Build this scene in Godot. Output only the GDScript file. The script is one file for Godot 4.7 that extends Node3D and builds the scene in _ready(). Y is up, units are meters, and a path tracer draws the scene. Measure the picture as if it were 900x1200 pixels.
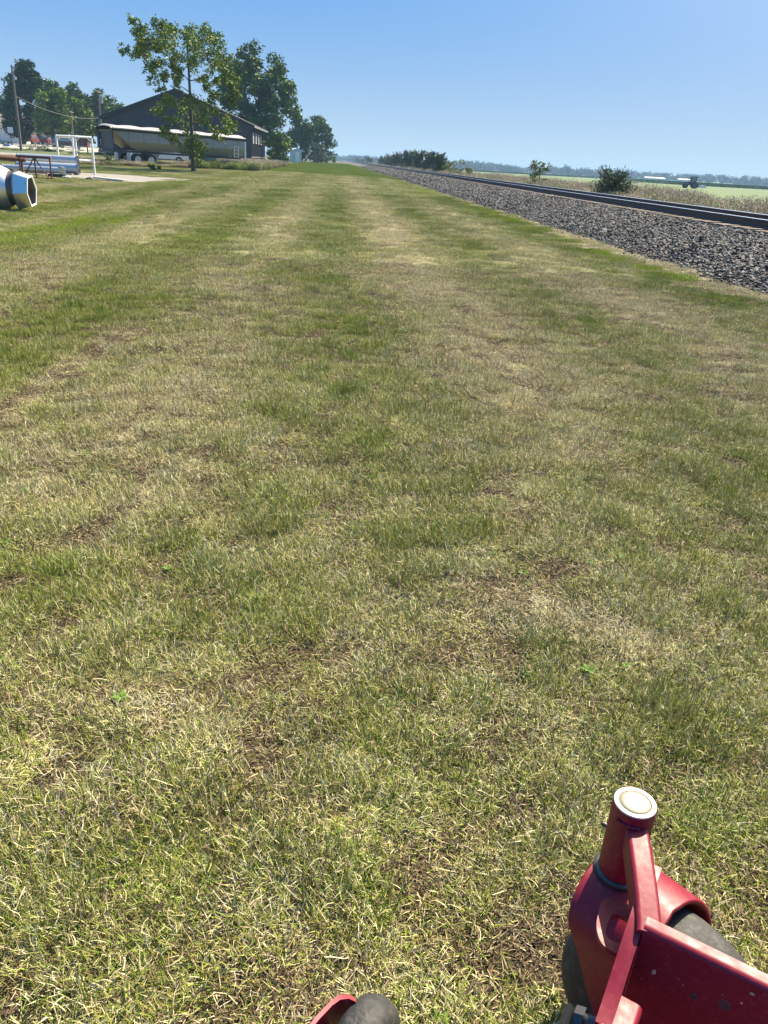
extends Node3D

# ---------------------------------------------------------------- camera model
const EYE := Vector3(0.0, 1.5, 0.0)
const CAM_X := Vector3(0.9972, 0.05028, 0.05536)
const CAM_Y := Vector3(-0.02277, 0.90923, -0.41567)
const CAM_Z := Vector3(-0.07123, 0.41324, 0.90783)

var rng := RandomNumberGenerator.new()
var used_names := {}
var M := {}
var n_ground := FastNoiseLite.new()
var n_straw := FastNoiseLite.new()
var n_fine := FastNoiseLite.new()
var n_clump := FastNoiseLite.new()

func ray(px: float, py: float) -> Vector3:
	return CAM_X * ((px - 450.0) / 902.0) - CAM_Y * ((py - 600.0) / 902.0) - CAM_Z

func at_depth(px: float, py: float, depth: float) -> Vector3:
	var d := ray(px, py)
	return EYE + d * (depth / -d.z)

func on_ground(px: float, py: float) -> Vector3:
	var d := ray(px, py)
	var h := 0.0
	var p := Vector3.ZERO
	for i in 12:
		p = EYE + d * ((h - EYE.y) / d.y)
		h = ground_height(p.x, p.z)
	return p

func rnd(a: float, b: float) -> float:
	return rng.randf_range(a, b)

# ---------------------------------------------------------------- mesh helpers
class Geo:
	var v := PackedVector3Array()
	var c := PackedColorArray()
	var tint := Color(1, 1, 1)
	var colored := false
	func tri(a: Vector3, b: Vector3, d: Vector3) -> void:
		v.push_back(a); v.push_back(b); v.push_back(d)
		if colored:
			c.push_back(tint); c.push_back(tint); c.push_back(tint)
	func quad(a: Vector3, b: Vector3, d: Vector3, e: Vector3) -> void:
		tri(a, b, d); tri(a, d, e)
	func box(lo: Vector3, hi: Vector3, xf := Transform3D.IDENTITY) -> void:
		var p: Array[Vector3] = []
		for i in 8:
			p.append(xf * Vector3(hi.x if i & 1 else lo.x, hi.y if i & 2 else lo.y, hi.z if i & 4 else lo.z))
		quad(p[0], p[2], p[3], p[1]); quad(p[5], p[7], p[6], p[4])
		quad(p[4], p[6], p[2], p[0]); quad(p[1], p[3], p[7], p[5])
		quad(p[2], p[6], p[7], p[3]); quad(p[4], p[0], p[1], p[5])
	func loft(rings: Array, closed := true, caps := true) -> void:
		for i in rings.size() - 1:
			var a: PackedVector3Array = rings[i]
			var b: PackedVector3Array = rings[i + 1]
			var n := a.size()
			for k in (n if closed else n - 1):
				var m := (k + 1) % n
				quad(a[k], a[m], b[m], b[k])
		if caps:
			fan(rings[0], true); fan(rings[rings.size() - 1], false)
	func fan(ring: PackedVector3Array, flip: bool) -> void:
		var mid := Vector3.ZERO
		for p in ring: mid += p
		mid /= ring.size()
		for k in ring.size():
			var m := (k + 1) % ring.size()
			if flip: tri(mid, ring[m], ring[k])
			else: tri(mid, ring[k], ring[m])
	func tube(path: Array, radii: Array, sides := 8, caps := true) -> void:
		var rings := []
		var side := Vector3.ZERO
		for i in path.size():
			var p: Vector3 = path[i]
			var d: Vector3 = (path[mini(i + 1, path.size() - 1)] - path[maxi(i - 1, 0)]).normalized()
			if side == Vector3.ZERO:
				side = d.cross(Vector3(0.13, 0.2, 0.97) if absf(d.z) < 0.9 else Vector3(1, 0.1, 0)).normalized()
			side = (side - d * side.dot(d)).normalized()
			var up := d.cross(side)
			var ring := PackedVector3Array()
			for k in sides:
				var t := TAU * k / sides
				ring.push_back(p + (side * cos(t) + up * sin(t)) * float(radii[i]))
			rings.append(ring)
		loft(rings, true, caps)
	# profile: (radius, height) pairs turned about an axis
	func lathe(at: Vector3, axis: Vector3, profile: Array, sides := 32, caps := false) -> void:
		var ax := axis.normalized()
		var s := ax.cross(Vector3(0, 1, 0) if absf(ax.y) < 0.9 else Vector3(1, 0, 0)).normalized()
		var u := ax.cross(s)
		var rings := []
		for q in profile:
			var ring := PackedVector3Array()
			for k in sides:
				var t := TAU * k / sides
				ring.push_back(at + ax * q.y + (s * cos(t) + u * sin(t)) * q.x)
			rings.append(ring)
		loft(rings, true, caps)
	# flat polygon (x, y) given thickness along z of xf
	func prism(poly: Array, z0: float, z1: float, xf := Transform3D.IDENTITY) -> void:
		var pts := PackedVector2Array(poly)
		var tris := Geometry2D.triangulate_polygon(pts)
		for i in range(0, tris.size(), 3):
			var a := pts[tris[i]]
			var b := pts[tris[i + 1]]
			var d := pts[tris[i + 2]]
			tri(xf * Vector3(a.x, a.y, z0), xf * Vector3(b.x, b.y, z0), xf * Vector3(d.x, d.y, z0))
			tri(xf * Vector3(a.x, a.y, z1), xf * Vector3(d.x, d.y, z1), xf * Vector3(b.x, b.y, z1))
		for k in pts.size():
			var a := pts[k]
			var b := pts[(k + 1) % pts.size()]
			quad(xf * Vector3(a.x, a.y, z0), xf * Vector3(a.x, a.y, z1), xf * Vector3(b.x, b.y, z1), xf * Vector3(b.x, b.y, z0))
	func mesh(crease := 40.0) -> ArrayMesh:
		var arr := []
		arr.resize(Mesh.ARRAY_MAX)
		arr[Mesh.ARRAY_VERTEX] = v
		if colored: arr[Mesh.ARRAY_COLOR] = c
		if crease > 0.0:
			var n_tri := v.size() / 3
			var fn := PackedVector3Array(); fn.resize(n_tri)
			var at := {}
			for i in n_tri:
				var x := (v[i * 3 + 2] - v[i * 3]).cross(v[i * 3 + 1] - v[i * 3])
				fn[i] = x
				for k in 3:
					var key := Vector3i((v[i * 3 + k] * 20000.0).round())
					if not at.has(key): at[key] = PackedInt32Array()
					at[key].push_back(i)
			var nn := PackedVector3Array(); nn.resize(v.size())
			var lim := cos(deg_to_rad(crease))
			for i in n_tri:
				var own := fn[i].normalized()
				for k in 3:
					var key := Vector3i((v[i * 3 + k] * 20000.0).round())
					var s := Vector3.ZERO
					for j: int in at[key]:
						if fn[j].normalized().dot(own) >= lim: s += fn[j]
					s = s.normalized()
					nn[i * 3 + k] = s if s != Vector3.ZERO else Vector3.UP
			arr[Mesh.ARRAY_NORMAL] = nn
		var am := ArrayMesh.new()
		am.add_surface_from_arrays(Mesh.PRIMITIVE_TRIANGLES, arr)
		return am

func rounded_rect(w: float, h: float, r: float, seg := 4) -> PackedVector2Array:
	var out := PackedVector2Array()
	for q in 4:
		var cx := (w / 2 - r) * (1 if q == 0 or q == 3 else -1)
		var cy := (h / 2 - r) * (1 if q < 2 else -1)
		for k in seg + 1:
			var t := PI / 2 * (q + float(k) / seg)
			out.push_back(Vector2(cx + cos(t) * r, cy + sin(t) * r))
	return out

# ---------------------------------------------------------------- node helpers
func numbered(called: String) -> String:
	var n: int = used_names.get(called, 0)
	used_names[called] = n + 1
	return called if n == 0 else "%s_%03d" % [called, n]

func part_name(parent: Node, called: String) -> String:
	var counts: Dictionary = parent.get_meta("_counts") if parent.has_meta("_counts") else {}
	var n: int = counts.get(called, 0)
	counts[called] = n + 1
	parent.set_meta("_counts", counts)
	return called if n == 0 else "%s_%03d" % [called, n]

func tag(o: Node, label: String, category: String, group := "", kind := "") -> void:
	if label: o.set_meta("label", label)
	if category: o.set_meta("category", category)
	if group: o.set_meta("group", group)
	if kind: o.set_meta("kind", kind)

func thing(called: String, label: String, category: String, at := Vector3.ZERO, turn := 0.0, group := "") -> Node3D:
	var o := Node3D.new()
	o.name = numbered(called)
	add_child(o)
	o.position = at
	o.rotation.y = turn
	tag(o, label, category, group)
	return o

func put(parent: Node, called: String, mesh: Mesh, material: Material) -> MeshInstance3D:
	var o := MeshInstance3D.new()
	o.name = numbered(called) if parent == self else part_name(parent, called)
	o.mesh = mesh
	o.material_override = material
	parent.add_child(o)
	return o

func part(parent: Node, called: String, g: Geo, material: Material, crease := 40.0) -> MeshInstance3D:
	return put(parent, called, g.mesh(crease), material)

func structure(called: String, g: Geo, material: Material, crease := 60.0) -> MeshInstance3D:
	var o := part(self, called, g, material, crease)
	o.set_meta("kind", "structure")
	return o

func scatter(parent: Node, called: String, mesh: Mesh, material: Material, places: Array, colors: Array) -> MultiMeshInstance3D:
	var mm := MultiMesh.new()
	mm.transform_format = MultiMesh.TRANSFORM_3D
	mm.use_colors = true
	mm.mesh = mesh
	mm.instance_count = places.size()
	for i in places.size():
		mm.set_instance_transform(i, places[i])
		mm.set_instance_color(i, colors[i])
	var o := MultiMeshInstance3D.new()
	o.name = numbered(called) if parent == self else part_name(parent, called)
	o.multimesh = mm
	o.material_override = material
	parent.add_child(o)
	o.set_meta("kind", "stuff")
	return o

# ---------------------------------------------------------------- materials
func lin(r: float, g: float, b: float) -> Color:
	return Color(r, g, b).linear_to_srgb()

func mat(called: String, c: Color, rough := 0.8, metal := 0.0) -> StandardMaterial3D:
	var m := StandardMaterial3D.new()
	m.resource_name = called
	m.albedo_color = c
	m.roughness = rough
	m.metallic = metal
	M[called] = m
	return m

func noise_image(seed_: int, freq: float, size: int, octaves := 4, kind := FastNoiseLite.TYPE_SIMPLEX_SMOOTH) -> Image:
	var n := FastNoiseLite.new()
	n.seed = seed_; n.frequency = freq; n.fractal_octaves = octaves; n.noise_type = kind
	return n.get_seamless_image(size, size)

# colour ramp over a seamless noise; stops: [[at, Color], ...] in sRGB
func ramp_texture(seed_: int, freq: float, size: int, stops: Array, octaves := 4) -> ImageTexture:
	var src := noise_image(seed_, freq, size, octaves)
	var gr := Gradient.new()
	gr.offsets = PackedFloat32Array(); gr.colors = PackedColorArray()
	for s in stops: gr.add_point(s[0], s[1])
	var lut: Array[Color] = []
	for i in 256: lut.append(gr.sample(i / 255.0))
	var im := Image.create(size, size, false, Image.FORMAT_RGB8)
	for y in size:
		for x in size:
			im.set_pixel(x, y, lut[int(src.get_pixel(x, y).r * 255.0)])
	return ImageTexture.create_from_image(im)

func normal_texture(seed_: int, freq: float, size: int, strength: float, octaves := 4) -> ImageTexture:
	var im := noise_image(seed_, freq, size, octaves)
	im.convert(Image.FORMAT_RGBA8)
	im.bump_map_to_normal_map(strength)
	return ImageTexture.create_from_image(im)

func triplanar(m: StandardMaterial3D, scale: float, world := false) -> void:
	m.uv1_triplanar = true
	m.uv1_world_triplanar = world
	m.uv1_scale = Vector3.ONE * scale

func ss(a: float, b: float, x: float) -> float:
	var t := clampf((x - a) / (b - a), 0.0, 1.0)
	return t * t * (3.0 - 2.0 * t)

# ---------------------------------------------------------------- terrain
func ground_height(x: float, z: float) -> float:
	var d := -z
	var h := 0.0
	var far_left := ss(-20.0, -36.0, x)
	h += 0.16 * ss(50.0, 76.0, d) + 0.08 * ss(76.0, 120.0, d)
	h += far_left * (0.22 * ss(76.0, 112.0, d) + 0.4 * ss(112.0, 152.0, d) + 0.35 * ss(152.0, 185.0, d))
	h += 0.32 * ss(125.0, 220.0, d) * (1.0 - far_left)
	h *= 1.0 - ss(1.5, 6.5, x)
	h -= 0.3 * ss(11.5, 14.5, x) + 0.55 * ss(16.0, 120.0, x) + 1.3 * ss(150.0, 1100.0, Vector2(x, z).length()) * ss(14.0, 60.0, x)
	h -= 1.2 * ss(400.0, 1400.0, d) * (1.0 - ss(14.0, 60.0, x)) * ss(30.0, 10.0, absf(x))
	# shallow swale in the lawn on the building side, and lumps
	h -= 0.10 * exp(-pow((x + 7.0 + 0.16 * (d - 22.0)) / 2.2, 2.0)) * ss(10.0, 17.0, d) * (1.0 - ss(45.0, 60.0, d))
	var near := 1.0 - ss(6.2, 7.0, x)
	if d < 150.0:
		h += near * 0.045 * n_ground.get_noise_2d(x * 1.0, z * 1.0)
		h += near * 0.016 * n_ground.get_noise_2d(x * 6.0 + 50.0, z * 6.0)
	return h

# how dry the mown grass is: 0 lush, 1 straw
func straw(x: float, z: float) -> float:
	var d := -z
	var s := 0.47
	# mowing lanes parallel to the railway
	var wob := 0.22 * n_straw.get_noise_2d(3.0, z * 0.35)
	var lane := sin((x + 0.05 + wob) * TAU / 2.55 - PI / 2.0)
	s += 0.24 * lane * ss(2.0, 7.0, d)
	s += 0.10 * sin((x + wob) * TAU / 5.7 + 0.8) * ss(3.0, 12.0, d)
	s += 0.14 * ss(0.4, 2.0, x) * ss(3.0, 6.0, d) * (1.0 - ss(14.0, 45.0, d))
	s -= 0.12 * ss(-2.6, -4.5, x) * ss(5.0, 9.0, d)
	s -= 0.2 * (1.0 - ss(1.8, 4.0, d))
	s -= 0.12 * ss(16.0, 60.0, d)
	s -= 0.5 * green_bank(x, z)
	# patches, drawn out along the mowing direction
	s += 0.30 * n_straw.get_noise_2d(x * 1.2, z * 0.7)
	s += 0.26 * n_fine.get_noise_2d(x, z * 0.8)
	s -= 0.4 * verge_tuft(x, z)
	# dead streaks left by a wheel and a scalped hump
	s += 0.9 * rut(x, z)
	s += 0.55 * streak(x, z, Vector2(0.62, -2.65), Vector2(1.05, -2.2), 0.15)
	s += 0.35 * streak(x, z, Vector2(-0.85, -1.95), Vector2(-0.3, -1.75), 0.14)
	# green fringe, then a dead strip, along the ballast
	var toe := ballast_toe(z)
	s -= 0.55 * ss(1.5, 0.8, toe - x) * ss(0.25, 0.5, toe - x) * ss(-0.2, 0.15, n_straw.get_noise_2d(70.0, z * 2.2))
	s += 0.6 * ss(0.55, 0.2, toe - x)
	return clampf(s, 0.0, 1.0)

func rut(x: float, z: float) -> float:
	return streak(x, z, Vector2(-2.05, -4.5), Vector2(-1.82, -7.2), 0.11)

func green_bank(x: float, z: float) -> float:
	return streak(x, z, Vector2(-6.3, -12.4), Vector2(-5.6, -19.5), 0.55)

func verge_tuft(x: float, z: float) -> float:
	return maxf(streak(x, z, Vector2(5.5, -17.2), Vector2(5.75, -12.9), 0.26), streak(x, z, Vector2(5.6, -33.0), Vector2(5.75, -23.5), 0.3))

func streak(x: float, z: float, a: Vector2, b: Vector2, w: float) -> float:
	var p := Vector2(x, z)
	var q := Geometry2D.get_closest_point_to_segment(p, a, b)
	var k := p.distance_to(q) / w
	return exp(-k * k)

func ballast_toe(z: float) -> float:
	return 6.25 + 0.28 * n_straw.get_noise_2d(40.0, z * 1.7) + 0.12 * n_fine.get_noise_2d(9.0, z)

# ================================================================= main
func _ready() -> void:
	rng.seed = 20240611
	for k in [[n_ground, 11, 0.35], [n_straw, 23, 0.30], [n_fine, 37, 1.6], [n_clump, 51, 0.05]]:
		k[0].seed = k[1]; k[0].frequency = k[2]; k[0].fractal_octaves = 3
	setup_camera_and_light()
	setup_materials()
	build_terrain()
	build_railway()
	build_lawn()
	build_right_side()
	build_far_woods()
	build_left_setting()
	build_trees()
	build_barn()
	build_trailer()
	build_yard_things()
	build_village()
	build_mower()
	for o in find_children("*", "", true, false):
		if o.has_meta("_counts"): o.remove_meta("_counts")

func setup_camera_and_light() -> void:
	var cam := Camera3D.new()
	cam.name = "camera"
	add_child(cam)
	cam.transform = Transform3D(Basis(CAM_X, CAM_Y, CAM_Z).orthonormalized(), EYE)
	cam.fov = 67.263
	cam.near = 0.05
	cam.far = 14000.0
	cam.current = true

	var sun := DirectionalLight3D.new()
	sun.name = "sun"
	add_child(sun)
	var az := deg_to_rad(41.0)
	var el := deg_to_rad(49.0)
	var to_sun := Vector3(sin(az) * cos(el), sin(el), -cos(az) * cos(el))
	sun.look_at_from_position(to_sun * 50.0, Vector3.ZERO)
	sun.light_energy = 1.6
	sun.light_color = Color(1.0, 0.945, 0.84)
	sun.light_angular_distance = 0.5
	sun.shadow_enabled = true

	var sky_m := ProceduralSkyMaterial.new()
	sky_m.sky_top_color = lin(0.015, 0.119, 0.312)
	sky_m.sky_horizon_color = lin(0.221, 0.286, 0.328)
	sky_m.sky_curve = 0.08
	sky_m.sky_energy_multiplier = 1.0
	sky_m.ground_bottom_color = lin(0.08, 0.09, 0.05)
	sky_m.ground_horizon_color = lin(0.22, 0.29, 0.33)
	sky_m.sun_angle_max = 90.0
	sky_m.sun_curve = 0.265
	var sky := Sky.new()
	sky.sky_material = sky_m
	var env := Environment.new()
	env.background_mode = Environment.BG_SKY
	env.sky = sky
	env.tonemap_mode = Environment.TONE_MAPPER_LINEAR
	env.tonemap_exposure = 2.7
	env.sdfgi_enabled = true
	env.ssao_enabled = true
	env.ssil_enabled = true
	env.fog_enabled = true
	env.fog_density = 0.0003
	env.fog_light_color = Color(0.68, 0.84, 1.0)
	var we := WorldEnvironment.new()
	we.name = "world_environment"
	we.environment = env
	add_child(we)

func setup_materials() -> void:
	var m: StandardMaterial3D
	m = mat("soil", lin(1, 1, 1), 0.95)
	m.vertex_color_use_as_albedo = true
	m.albedo_texture = ramp_texture(3, 0.02, 512, [[0.0, Color(0.45, 0.42, 0.36)], [0.5, Color(0.8, 0.79, 0.74)], [1.0, Color(1, 1, 0.96)]], 6)
	triplanar(m, 0.45, true)
	m = mat("grass", lin(1, 1, 1), 0.55)
	m.vertex_color_use_as_albedo = true
	m.backlight = Color(0.95, 1.0, 0.45)
	m.metallic_specular = 0.15
	m = mat("leaf", lin(1, 1, 1), 0.5)
	m.vertex_color_use_as_albedo = true
	m.backlight = Color(0.9, 1.0, 0.3)
	m.metallic_specular = 0.2
	m = mat("needle", lin(1, 1, 1), 0.7)
	m.vertex_color_use_as_albedo = true
	m = mat("bark", lin(0.10, 0.08, 0.06), 0.95)
	m = mat("stone", lin(1, 1, 1), 0.8)
	m.vertex_color_use_as_albedo = true
	m = mat("ballast", lin(0.11, 0.104, 0.1), 0.95)
	m.albedo_texture = ramp_texture(8, 0.09, 512, [[0.0, Color(0.25, 0.24, 0.24)], [0.5, Color(0.7, 0.68, 0.67)], [1.0, Color(1, 1, 1)]], 3)
	triplanar(m, 0.6, true)
	m = mat("rail_steel", lin(0.07, 0.05, 0.045), 0.7, 0.2)
	m = mat("rail_head", lin(0.62, 0.63, 0.65), 0.28, 1.0)
	m = mat("tie_wood", lin(0.20, 0.155, 0.125), 0.95)
	m = mat("steel_dark", lin(0.10, 0.10, 0.11), 0.5, 0.7)
	m = mat("galvanised", lin(0.52, 0.55, 0.58), 0.28, 1.0)
	m.albedo_texture = ramp_texture(14, 0.03, 256, [[0.0, Color(0.72, 0.73, 0.75)], [1.0, Color(1, 1, 1)]])
	triplanar(m, 0.7)
	m = mat("polished", lin(0.68, 0.66, 0.63), 0.36, 0.85)
	m.normal_enabled = true
	m.normal_texture = normal_texture(15, 0.012, 256, 2.0)
	m.normal_scale = 0.25
	triplanar(m, 0.8)
	m = mat("rust", lin(0.20, 0.085, 0.05), 0.9)
	m.albedo_texture = ramp_texture(16, 0.05, 256, [[0.0, Color(0.6, 0.55, 0.55)], [1.0, Color(1, 1, 1)]])
	triplanar(m, 1.0)
	m = mat("white_paint", lin(0.72, 0.72, 0.70), 0.5)
	m = mat("white_siding", lin(0.70, 0.70, 0.68), 0.7)
	m = mat("black_rubber", lin(0.022, 0.022, 0.023), 0.75)
	m = mat("dark_siding", lin(0.034, 0.036, 0.050), 0.5)
	m = mat("dark_trim", lin(0.014, 0.014, 0.018), 0.5)
	m = mat("roof_metal", lin(0.06, 0.06, 0.068), 0.4)
	m = mat("glass", lin(0.10, 0.12, 0.14), 0.06)
	m.metallic_specular = 0.9
	m = mat("tarp", lin(0.27, 0.265, 0.27), 0.6)
	m = mat("concrete", lin(0.42, 0.40, 0.36), 0.9)
	m.albedo_texture = ramp_texture(17, 0.03, 256, [[0.0, Color(0.75, 0.74, 0.72)], [1.0, Color(1, 1, 1)]])
	triplanar(m, 0.3, true)
	m = mat("gravel", lin(0.36, 0.34, 0.31), 0.95)
	m.albedo_texture = ramp_texture(18, 0.12, 256, [[0.0, Color(0.55, 0.54, 0.52)], [1.0, Color(1, 1, 1)]])
	triplanar(m, 0.5, true)
	m = mat("plank_wood", lin(0.62, 0.56, 0.46), 0.85)
	m = mat("pole_wood", lin(0.20, 0.165, 0.13), 0.95)
	m = mat("shingle", lin(0.14, 0.13, 0.125), 0.9)
	m = mat("red_paint", lin(0.17, 0.028, 0.024), 0.5)
	m = mat("lamp_red", lin(0.45, 0.02, 0.02), 0.3)
	m = mat("car_paint", lin(0.02, 0.023, 0.03), 0.2)
	m.clearcoat_enabled = true
	m.clearcoat = 1.0
	m = mat("car_white", lin(0.68, 0.68, 0.68), 0.3)
	m = mat("tractor_paint", lin(0.02, 0.03, 0.035), 0.4)
	m = mat("blue_paint", lin(0.16, 0.24, 0.42), 0.5)
	m = mat("galvanised_dull", lin(0.27, 0.275, 0.28), 0.42, 0.4)
	m = mat("galvanised_blue", lin(0.44, 0.45, 0.46), 0.5, 0.65)
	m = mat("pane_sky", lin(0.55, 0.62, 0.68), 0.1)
	m = mat("stone_plain", lin(0.06, 0.055, 0.05), 0.9)
	m = mat("mower_red", lin(1, 1, 1), 0.36)
	m.albedo_texture = ramp_texture(61, 0.035, 512, [[0.0, lin(0.145, 0.005, 0.017)], [0.5, lin(0.175, 0.0065, 0.021)], [0.7, lin(0.19, 0.009, 0.025)], [0.85, lin(0.21, 0.018, 0.032)], [1.0, lin(0.25, 0.04, 0.05)]], 6)
	m.roughness_texture = ramp_texture(62, 0.03, 256, [[0.0, Color(0.7, 0.7, 0.7)], [1.0, Color(1, 1, 1)]], 5)
	m.roughness_texture_channel = BaseMaterial3D.TEXTURE_CHANNEL_RED
	m.roughness = 0.55
	m.normal_enabled = true
	m.normal_texture = normal_texture(63, 0.05, 256, 2.0)
	m.normal_scale = 0.12
	m.metallic_specular = 0.42
	triplanar(m, 4.0)
	m = mat("mower_red_bright", lin(0.34, 0.016, 0.036), 0.42)
	m = mat("mower_worn", lin(0.55, 0.47, 0.47), 0.45, 0.5)
	m = mat("mower_chip", lin(0.45, 0.33, 0.28), 0.7)
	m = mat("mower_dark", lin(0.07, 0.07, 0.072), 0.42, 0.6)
	m = mat("zinc", lin(0.42, 0.39, 0.25), 0.5, 0.7)
	m = mat("tyre", lin(1, 1, 1), 0.7)
	m.albedo_texture = ramp_texture(64, 0.03, 256, [[0.0, lin(0.014, 0.014, 0.015)], [0.55, lin(0.024, 0.024, 0.024)], [0.75, lin(0.045, 0.043, 0.04)], [1.0, lin(0.09, 0.085, 0.075)]], 5)
	m.normal_enabled = true
	m.normal_texture = normal_texture(65, 0.06, 256, 4.0)
	m.normal_scale = 0.5
	triplanar(m, 5.0)
	m = mat("shed_metal", lin(0.42, 0.50, 0.56), 0.5, 0.4)

# ---------------------------------------------------------------- ground
func lawn_color(s: float) -> Color:
	var a := Color(0.075, 0.11, 0.022)
	var b := Color(0.17, 0.165, 0.055)
	var c := Color(0.31, 0.255, 0.135)
	return a.lerp(b, s * 2.0) if s < 0.5 else b.lerp(c, s * 2.0 - 1.0)

func ground_color(x: float, z: float) -> Color:
	var d := -z
	var lawn := lawn_color(straw(x, z)).lerp(Color(0.065, 0.05, 0.032), 0.75)
	if x > 6.0:
		var dirt := Color(0.17, 0.14, 0.10)
		var meadow := Color(0.19, 0.17, 0.075)
		var crop := Color(0.095, 0.17, 0.04).lerp(Color(0.125, 0.195, 0.05), 0.5 + 0.5 * n_clump.get_noise_2d(x * 0.4, z * 0.4))
		var c := dirt.lerp(meadow, ss(13.0, 16.0, x)).lerp(crop, ss(19.0, 26.0, x))
		return lawn.lerp(c, ss(6.0, 6.5, x))
	if x < -14.0:
		lawn = lawn.lerp(Color(0.10, 0.135, 0.035), ss(-14.0, -20.0, x))
	return lawn

func build_terrain() -> void:
	var xs := PackedFloat32Array()
	var zs := PackedFloat32Array()
	for i in range(-12, 33): xs.push_back(i * 0.25)
	for v: float in [8.5, 9, 9.7, 10.5, 11.2, 12, 12.7, 13.4, 14, 14.7, 15.5, 16.5, 17.5, 19, 21, 23, 26, 30, 36, 44, 54, 66, 82, 105, 140, 190, 260, 350, 480, 680, 950, 1400, 2200, 3600, 6000]: xs.push_back(v)
	for v: float in [-3.5, -4, -4.6, -5.2, -6, -7, -8, -9, -10, -11, -12, -13, -14, -15, -16, -17.5, -19, -21, -23, -25, -28, -31, -34, -37, -41, -46, -52, -60, -70, -85, -110, -150, -220, -350, -600, -1200, -3000, -6000]: xs.push_back(v)
	var z := 6.0
	while z > -6500.0:
		zs.push_back(z)
		z -= 0.25 if z > -12.0 else maxf(0.25, -z * 0.03)
	xs.sort()
	var g := Geo.new()
	g.colored = true
	var nx := xs.size()
	var verts := PackedVector3Array()
	var cols := PackedColorArray()
	for j in zs.size():
		for i in nx:
			verts.push_back(Vector3(xs[i], ground_height(xs[i], zs[j]), zs[j]))
			cols.push_back(ground_color(xs[i], zs[j]))
	var idx := PackedInt32Array()
	for j in zs.size() - 1:
		for i in nx - 1:
			var a := j * nx + i
			for k: int in [a, a + nx, a + 1, a + 1, a + nx, a + nx + 1]: idx.push_back(k)
	var nrm := PackedVector3Array()
	for j in zs.size():
		for i in nx:
			var e := maxf(0.12, -zs[j] * 0.01)
			var px := verts[j * nx + i]
			var dx := ground_height(px.x + e, px.z) - ground_height(px.x - e, px.z)
			var dz := ground_height(px.x, px.z + e) - ground_height(px.x, px.z - e)
			nrm.push_back(Vector3(-dx, 2.0 * e, -dz).normalized())
	var arr := []
	arr.resize(Mesh.ARRAY_MAX)
	arr[Mesh.ARRAY_VERTEX] = verts; arr[Mesh.ARRAY_COLOR] = cols; arr[Mesh.ARRAY_INDEX] = idx; arr[Mesh.ARRAY_NORMAL] = nrm
	var am := ArrayMesh.new()
	am.add_surface_from_arrays(Mesh.PRIMITIVE_TRIANGLES, arr)
	var o := put(self, "ground", am, M.soil)
	o.set_meta("kind", "structure")

# ---------------------------------------------------------------- railway
const RAIL_X := 9.34
const TRACK_X := 10.094
const TIE_TOP := 0.595

func ballast_height(x: float, z: float) -> float:
	var toe := ballast_toe(z)
	var h := 0.0
	if x < TRACK_X:
		h = -0.03 + 0.565 * pow(clampf((x - toe) / (8.75 - toe), 0.0, 1.0), 0.85)
	else:
		h = 0.535 - 0.95 * clampf((x - 11.5) / 2.4, 0.0, 1.0)
	return h

func rock_mesh(seed_: int) -> ArrayMesh:
	var r := RandomNumberGenerator.new()
	r.seed = seed_
	var g := Geo.new()
	# a broken stone: the hull of jittered points on a squashed sphere, as a lat-long cage
	var rings := []
	var sx := r.randf_range(0.8, 1.25)
	var sy := r.randf_range(0.5, 0.8)
	for j in 4:
		var ring := PackedVector3Array()
		var lat := -1.0 + 0.67 * j
		for k in 5:
			var t := TAU * (k + 0.3 * r.randf() + 0.5 * (j % 2)) / 5.0
			var q := r.randf_range(0.72, 1.15)
			ring.push_back(Vector3(cos(t) * cos(lat) * sx, sin(lat) * sy, sin(t) * cos(lat)) * q)
		rings.append(ring)
	g.loft(rings, true, true)
	return g.mesh(0.0)

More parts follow.
